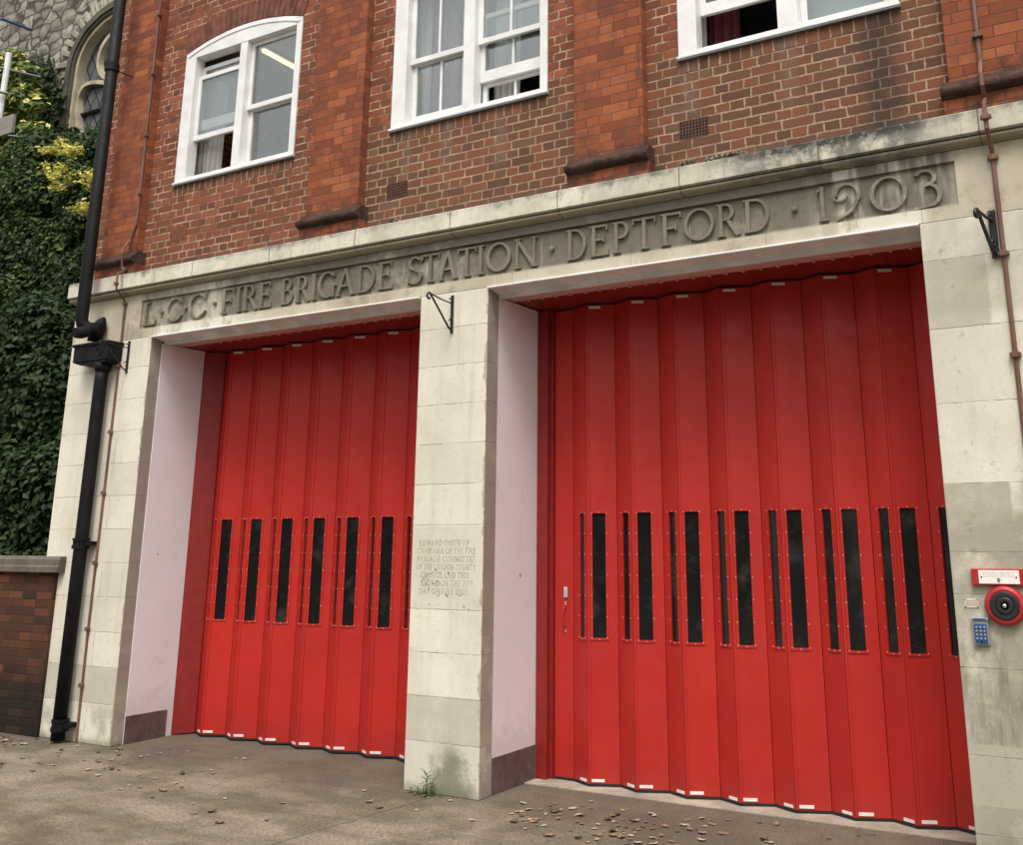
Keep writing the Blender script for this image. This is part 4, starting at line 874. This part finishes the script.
# ================================================================== vegetation
def leaf_mesh(centers, normals, size, name, mats, mi=None, parent=None, elong=1.5):
    n_ = len(centers); c = np.asarray(centers); nn = np.asarray(normals); nn /= np.linalg.norm(nn, axis=1)[:, None]+1e-9
    r = rng.normal(size=(n_, 3)); a = np.cross(nn, r); a /= np.linalg.norm(a, axis=1)[:, None]+1e-9; b = np.cross(nn, a)
    s = size*rng.uniform(.5, 1.7, n_)[:, None]
    tip = c+a*s*elong*.5-nn*s*.12; base = c-a*s*elong*.5; l = c+b*s*.42+nn*s*.10; r_ = c-b*s*.42+nn*s*.10
    v = np.stack([base, r_, tip, l], 1).reshape(-1, 3)
    me = bpy.data.meshes.new(name); me.vertices.add(n_*4); me.vertices.foreach_set('co', v.ravel())
    me.loops.add(n_*6); idx = np.arange(n_)[:, None]*4+np.array([0, 1, 2, 0, 2, 3])[None]; me.loops.foreach_set('vertex_index', idx.ravel())
    me.polygons.add(n_*2); me.polygons.foreach_set('loop_start', np.arange(n_*2)*3)
    for m in mats: me.materials.append(M[m])
    if mi is not None: me.polygons.foreach_set('material_index', np.repeat(mi, 2).astype(np.int32))
    me.update(); me.validate()
    o = bpy.data.objects.new(name, me); COL.objects.link(o)
    if parent: o.parent = parent; me.transform(Matrix.Translation(-parent.location))
    return o
def clumpy(blobs, per, nsub=16, sub=.36):
    """leaf centres on small clumps scattered over each blob (x,y,z,rx,ry,rz)"""
    C, N_ = [], []
    for (x, y, z, rx, ry, rz) in blobs:
        for k in range(nsub):
            d = rng.normal(size=3); d /= np.linalg.norm(d); d[1] = -abs(d[1])*.8+d[1]*.2
            c = np.array([x, y, z])+d*np.array([rx, ry, rz])*rng.uniform(.75, 1.05); R_ = sub*rng.uniform(.6, 1.3)
            m = per; q = rng.normal(size=(m, 3)); q /= np.linalg.norm(q, axis=1)[:, None]
            rad = R_*rng.uniform(.55, 1.1, m)[:, None]
            C.append(c+q*rad*np.array([1, .8, .8])); N_.append(q+np.array([0, -.5, .9])+rng.normal(size=(m, 3))*.45)
    return np.concatenate(C), np.concatenate(N_)
def plant(name, label, cat, base, blobs, per, mats, size, nsub=16, sub=.36, group=None, yellow=None):
    base = (sum(q[0] for q in blobs)/len(blobs), base[1]+.2, 0)
    e = empty(name, base, label=label, cat=cat, group=group)
    C, N_ = clumpy(blobs, per, nsub, sub); mi = (rng.random(len(C)) < .25).astype(int) if len(mats) > 1 else np.zeros(len(C), int)
    leaf_mesh(C, N_, size, 'foliage', mats, mi, e)
    t = MB(); tp = max(bl[2] for bl in blobs)-.4; bx_, by_, _ = base
    t.tube([(bx_, by_, 0), (bx_+.06, by_+.03, tp*.35), (bx_-.05, by_, tp*.7), (bx_, by_, tp)], [.11, .09, .06, .02], 8)
    for bl in blobs:
        hz = min(bl[2]*.6, bl[2]-.2); t.tube([(bx_, by_, hz), ((bx_+bl[0])/2, (by_+bl[1])/2, (hz+bl[2])/2+.1), bl[:3]], [.05, .035, .012], 6)
    rel(t, 'trunk', 'bark', e, smooth=True)
    if yellow:
        Cc, Nn = [], []
        for (x, y, z, r_) in yellow:
            for _ in range(7):
                cc = np.array([x, y, z])+rng.normal(size=3)*np.array([r_*1.1, r_*.6, r_*.4]); q = rng.normal(size=(22, 3))*np.array([.07, .06, .03]); Cc.append(cc+q); Nn.append(rng.normal(size=(22, 3))*.5+np.array([0, -.3, 1.]))
        leaf_mesh(np.concatenate(Cc), np.concatenate(Nn), .045, 'yellow_tips', ['yellow'], None, e)
    return e
def blobs_px(lst, Y):
    out = []
    for (px, py, r_) in lst:
        x, z = at(px, py, Y); out.append((x, Y, z, r_, r_*.7, r_))
    return out
plant('laurel_shrub', 'tall dark green shrub growing above the garden wall', 'shrub', (-14.3, 2.3, 0), blobs_px([(55, 530, .9), (15, 530, .9), (60, 470, .8), (20, 460, .9), (60, 400, .75), (15, 390, .8), (50, 340, .7), (-25, 440, 1.), (-30, 350, 1.)], 2.2), 250, ['darkleaf', 'ivy'], .058, 20, .40)
plant('privet_shrub', 'mid green shrub with drifts of yellow tips beside the black drainpipe', 'shrub', (-14.6, 3.3, 0), blobs_px([(85, 285, .75), (40, 290, .8), (95, 230, .7), (60, 215, .85), (15, 260, .9), (12, 205, .8), (92, 205, .45), (45, 172, .55), (-30, 230, 1.), (-30, 330, 1.)], 3.2), 250, ['darkleaf', 'midleaf'], .055, 20, .40,
      yellow=[(*[v for v in (at(55, 172, 2.5)[0], 2.5, at(55, 172, 2.5)[1])], .20), (at(88, 178, 2.5)[0], 2.5, at(88, 178, 2.5)[1], .18), (at(66, 184, 2.5)[0], 2.5, at(66, 184, 2.5)[1], .20), (at(50, 148, 2.7)[0], 2.7, at(50, 148, 2.7)[1], .12), (at(75, 154, 2.7)[0], 2.7, at(75, 154, 2.7)[1], .13), (at(88, 208, 2.5)[0], 2.5, at(88, 208, 2.5)[1], .10)])
plant('elder_shrub', 'yellow-green bush half behind the scaffolding at the top left', 'shrub', (-17.0, 4.0, 0), blobs_px([(12, 85, .5), (22, 120, .6), (5, 140, .6), (-20, 100, .8), (30, 150, .5)], 4.0), 110, ['midleaf', 'yellow'], .085, 14, .32)
# ivy on the church wall
C, N_ = [], []
for _ in range(30000):
    px, py = rng.uniform(-40, 120), rng.uniform(40, 560)
    e_ = 62+9*math.sin(px*.21)+8*math.sin(px*.09+1)+ (12 if px < 25 else 0)
    if py < e_+rng.uniform(0, 22): continue
    if px > 71 and py < 134+5*math.sin(px*.3): continue
    x, z = ch(px, py); th = .10+.22*(.5+.5*noise.noise(Vector((x*1.3, z*1.3, 0)))); C.append((x, CYP-rng.uniform(.02, th*1.5), z)); N_.append(rng.normal(size=3)*.45+np.array([0, -1., .5]))
iv = empty('ivy', (-15.5, CYP-.2, 0), label='dense dark ivy climbing the church wall under the arched window', cat='ivy')
leaf_mesh(C, N_, .085, 'foliage', ['ivy', 'darkleaf'], (rng.random(len(C)) < .3).astype(int), iv)
t = MB()
for k in range(6):
    x = -18.5+k*1.05; t.tube([(x, CYP-.08, 0), (x+.2, CYP-.08, 2.5), (x-.1, CYP-.07, 5.), (x+.1, CYP-.06, 7.5)], [.05, .04, .03, .01], 6)
rel(t, 'stem', 'bark', iv)

# scaffold beyond the shrubs
sf = empty('scaffold', (-17.4, 3.6, 0), label='bit of scaffolding with a white upright at the top left edge', cat='scaffold')
SY = 3.5
a_ = at(7, 54, SY); b_ = at(0, 128, SY)
t = MB(); xm = (a_[0]+b_[0])/2; t.tube([(xm, SY, 0), (xm, SY, a_[1])], .055, 10); rel(t, 'upright', 'scafwhite', sf)
for (p, q) in [((0, 68), (40, 81)), ((0, 92), (38, 104)), ((0, 135), (28, 143))]:
    p3 = at(p[0], p[1], SY-.1); 
    # ledger running back towards the church
    d0 = Vector((p3[0], SY-.1, p3[1])); best = None
    for k in range(1, 60):
        yy = SY-.1+k*.03; q3 = at(q[0], q[1], yy)
        if abs(q3[1]-p3[1]) < .12: best = (q3[0], yy, p3[1]-.02); break
    if best is None: q3 = at(q[0], q[1], SY+.9); best = (q3[0], SY+.9, q3[1])
    dd = Vector(best)-d0; t = MB(); t.tube([d0-dd*.6, Vector(best)], .028, 8); rel(t, 'ledger', 'scaf', sf)
p3, q3 = at(2, 19, SY), at(32, 30, SY+.6); t = MB(); t.tube([(p3[0]-.4, SY-.25, p3[1]+.1), (p3[0], SY, p3[1]), (q3[0], SY+.6, q3[1])], .028, 8); rel(t, 'blue_tube', 'scafblue', sf)
p3, q3 = at(0, 120, SY-.2), at(14, 133, SY-.2); t = MB(); t.box(p3[0]-1.2, q3[0], SY-.25, SY-.2, q3[1], p3[1]); rel(t, 'toe_board', 'plank', sf)
t = MB(); x_, z_ = at(1, 10, SY); t.box(x_-.9, x_+.02, SY-.3, SY-.26, z_-.3, z_+.4); t.build
# ================================================================== weed
wx_, _z = at(426, 792, -.17)
wd = empty('weed', (wx_, -.17, 0), label='straggly green weed at the foot of the middle pier', cat='weed')
def blade(C, p, a, L_, w_, rise, droop):
    d = Vector((math.cos(a), math.sin(a), 0)); sd = Vector((-math.sin(a), math.cos(a), 0)); pts = []
    for i in range(6):
        t = i/5; c = p+d*L_*t*.9+Vector((0, 0, L_*(rise*t-droop*t*t))); ww = w_*math.sin(PI*min(.97, t*.9+.07)); pts.append((c-sd*ww, c+Vector((0, 0, -w_*.3)), c+sd*ww))
    vs = [q for r_ in pts for q in r_]; C.add(vs, [(3*i+j, 3*i+j+1, 3*i+j+4, 3*i+j+3) for i in range(5) for j in range(2)])
st_ = MB(); C = MB()
for (bx_, by_, hgt, nl, LL) in [(0, 0, .15, 26, .085), (.03, .02, .09, 12, .06), (-.10, .03, .05, 14, .05), (-.16, .03, .035, 12, .045), (-.05, .03, .05, 12, .05), (.10, .03, .03, 8, .04)]:
    st_.tube([(bx_, by_, 0), (bx_+.004, by_, hgt*.5), (bx_+.01, by_-.01, hgt)], [.0035, .003, .0015], 6)
    for k in range(nl):
        zf = (k+1)/nl; a = k*2.4+random.uniform(-.3, .3); blade(C, Vector((bx_+.01*zf, by_-.01*zf, hgt*zf)), a, LL*random.uniform(.75, 1.2)*(1.05-.35*zf), .0065*LL/.085, .75*zf+.15, .45)
st_.build('stem', 'weed', wd); C.build('leaves', 'weed', wd)
for k, (px_, py_, lab) in enumerate([(724, 154, 'largest dried moss tuft on the cornice above the word DEPTFORD'), (687, 162, 'small dried moss tuft on the cornice just right of the third pilaster base'), (393, 221, 'lone dried moss tuft on the cornice above the word STATION')]):
    x_, z_ = at(px_, py_+2, -.17); e = empty('moss_tuft', (x_, -.15, 4.37), label=lab, cat='moss', group='moss tufts on the cornice'); m_ = [420, 160, 160][k]; wx = [.075, .035, .02][k]
    q = rng.uniform(-1, 1, size=(m_, 3))*np.array([wx*2, .024, .018])+np.array([x_, -.155, 4.385]); leaf_mesh(q, rng.normal(size=(m_, 3)), .020, 'tuft', ['moss'], None, e)
# ================================================================== fallen leaves
def dry_leaf(mat, sz, curl):
    m = MB(); vs = []; f = []; nU, nV = 5, 3
    for i in range(nU):
        u = i/(nU-1); wd_ = (.42*math.sin(PI*min(.97, u*.92+.05))**.7)*random.uniform(.6, 1.25)
        for j in range(nV):
            v = (j-1); vs.append(((u-.5)*sz+random.uniform(-.09, .09)*sz, v*wd_*sz*(1+random.uniform(-.2, .2)), .003+sz*curl*(abs(v)*.55+(u-.5)**2*1.6)*random.uniform(.6, 1.3)))
    for i in range(nU-1):
        for j in range(nV-1): a = i*nV+j; f.append((a, a+nV, a+nV+1, a+1))
    m.add(vs, f); zs = min(v[2] for v in m.v); m.v = [(x, y, z-zs+.001) for x, y, z in m.v]
    return m.build('fallen_leaf', mat)
protos = [dry_leaf('dl%d' % (k % 4), random.uniform(.034, .074), random.uniform(.03, .22)) for k in range(12)]
used = [False]*12
zones = [  # x0,x1,y0,y1,n, label, weights
 (-4.15, -3.35, -.55, .25, 40, 'heaped by the left end of the right-hand door', 'c'),
 (-3.5, -2.7, -.75, .15, 64, 'in the thick drift in front of the right-hand door', 'c'),
 (-2.9, -1.6, -.3, .42, 30, 'scattered close to the middle of the right-hand door', 'u'),
 (-8.9, -6.6, -1.15, .15, 52, 'scattered on the apron before the left-hand door', 'u'),
 (-9.9, -8.95, -.55, -.18, 44, 'blown into the corner where the garden wall meets the stone pier', 'c'),
 (-6.6, -4.3, -1.6, -.25, 16, 'lying out on the open asphalt before the middle pier', 'u'),
 (-4.9, -4.4, -.22, -.13, 8, 'caught along the foot of the middle pier', 'u')]
names = ['brown curled dead leaf', 'pale buff dead leaf', 'orange-yellow dead leaf', 'blackened dead leaf']
cntz = 0
for zi, (x0, x1, y0, y1, n_, wh, mode) in enumerate(zones):
    for k in range(n_):
        t = random.choices(range(12), [6, 5, .3, 2]*3)[0]
        o = protos[t] if not used[t] else protos[t].copy()
        if used[t]: COL.objects.link(o)
        used[t] = True
        if mode == 'c': x = min(max(random.gauss((x0+x1)/2, (x1-x0)*.25), x0), x1); y = min(max(random.gauss((y0+y1)/2, (y1-y0)*.27), y0), y1)
        else: x, y = random.uniform(x0, x1), random.uniform(y0, y1)
        s_ = random.uniform(.55, 1.15); o.location = (x, y, .0015); o.rotation_euler = (random.uniform(-.12, .12), random.uniform(-.12, .12), random.uniform(0, 2*PI)); o.scale = (s_, s_, s_)
        o.location.z = .004
        tag(o, '%s %s' % (names[t % 4], wh), 'leaf', '%s leaves %s' % (['brown', 'buff', 'orange', 'blackened'][t % 4], wh))
for k in range(12):
    if not used[k]: bpy.data.objects.remove(protos[k])

# ================================================================== houses across the road (seen only in reflections)
for k, (x0, x1, h, col, lab) in enumerate([(-30, -19, 7.2, (.20, .11, .08), 'brown brick terrace house across the road, leftmost'), (-18.9, -9, 8.2, (.26, .21, .15), 'yellow brick terrace house across the road'), (-8.9, 1, 7.6, (.19, .09, .06), 'red brick terrace house across the road'), (1.1, 12, 8.4, (.22, .16, .12), 'drab brick terrace house across the road, rightmost')]):
    e = empty('terrace_house', ((x0+x1)/2, -20, 0), label=lab, cat='house', group='houses across the road')
    b = MB(); b.box(x0, x1, -29, -21, 0, h); rel(b, 'wall', simple('house_wall_%d' % k, col, .9, .15, 3), e)
    b = MB(); b.prism([(-29.3, h), (-20.7, h), (-25, h+2.6)], 'x', x0, x1); rel(b, 'roof', 'lead', e)
    for r_ in range(2):
        for c_ in range(4):
            xx = x0+1.2+c_*(x1-x0-2.2)/3.6; b = MB(); b.box(xx, xx+1.1, -21.02, -20.96, 1.1+r_*3.1, 2.9+r_*3.1); wf_ = rel(b, 'window', 'white', e)
            b = MB(); b.box(xx+.1, xx+1., -20.97, -20.94, 1.2+r_*3.1, 2.8+r_*3.1); rel(b, 'pane', 'houseglass', e).name = 'window_pane'

# ================================================================== light
wo = bpy.data.worlds.new('World'); sc.world = wo; wo.use_nodes = True; nt = wo.node_tree; nt.nodes.clear()
out = nt.nodes.new('ShaderNodeOutputWorld'); bg = nt.nodes.new('ShaderNodeBackground'); sky = nt.nodes.new('ShaderNodeTexSky'); hs = nt.nodes.new('ShaderNodeHueSaturation')
SUN_EL, SUN_AZ = math.radians(60), math.radians(157)      # azimuth clockwise from +Y: behind and to the right of the camera
sky.sky_type = 'NISHITA'; sky.sun_disc = False; sky.sun_elevation = SUN_EL; sky.sun_rotation = SUN_AZ; sky.air_density = 1.2; sky.dust_density = 4.0; sky.ozone_density = 1.
hs.inputs['Saturation'].default_value = .22; hs.inputs['Value'].default_value = 1.0
tint = nt.nodes.new('ShaderNodeMix'); tint.data_type = 'RGBA'; tint.blend_type = 'MULTIPLY'; tint.inputs[0].default_value = 1; tint.inputs[7].default_value = (1.0, .975, .93, 1)
nt.links.new(sky.outputs[0], hs.inputs['Color']); nt.links.new(hs.outputs[0], tint.inputs[6]); nt.links.new(tint.outputs[2], bg.inputs[0]); bg.inputs[1].default_value = .15; nt.links.new(bg.outputs[0], out.inputs[0])
sd = bpy.data.lights.new('sun', 'SUN'); so = bpy.data.objects.new('sun', sd); COL.objects.link(so)
sd.energy = 1.3; sd.angle = math.radians(22); sd.color = (1, .95, .88)
dirv = Vector((math.sin(SUN_AZ)*math.cos(SUN_EL), math.cos(SUN_AZ)*math.cos(SUN_EL), math.sin(SUN_EL)))
so.rotation_euler = dirv.to_track_quat('Z', 'Y').to_euler(); so.location = (0, -10, 20)
sc.view_settings.view_transform = 'Standard'; sc.view_settings.look = 'None'; sc.view_settings.gamma = 1; sc.view_settings.exposure = .58
sc.render.engine = 'CYCLES'; sc.cycles.max_bounces = 8; sc.cycles.transparent_max_bounces = 12
sc.render.resolution_x = 1024; sc.render.resolution_y = 846
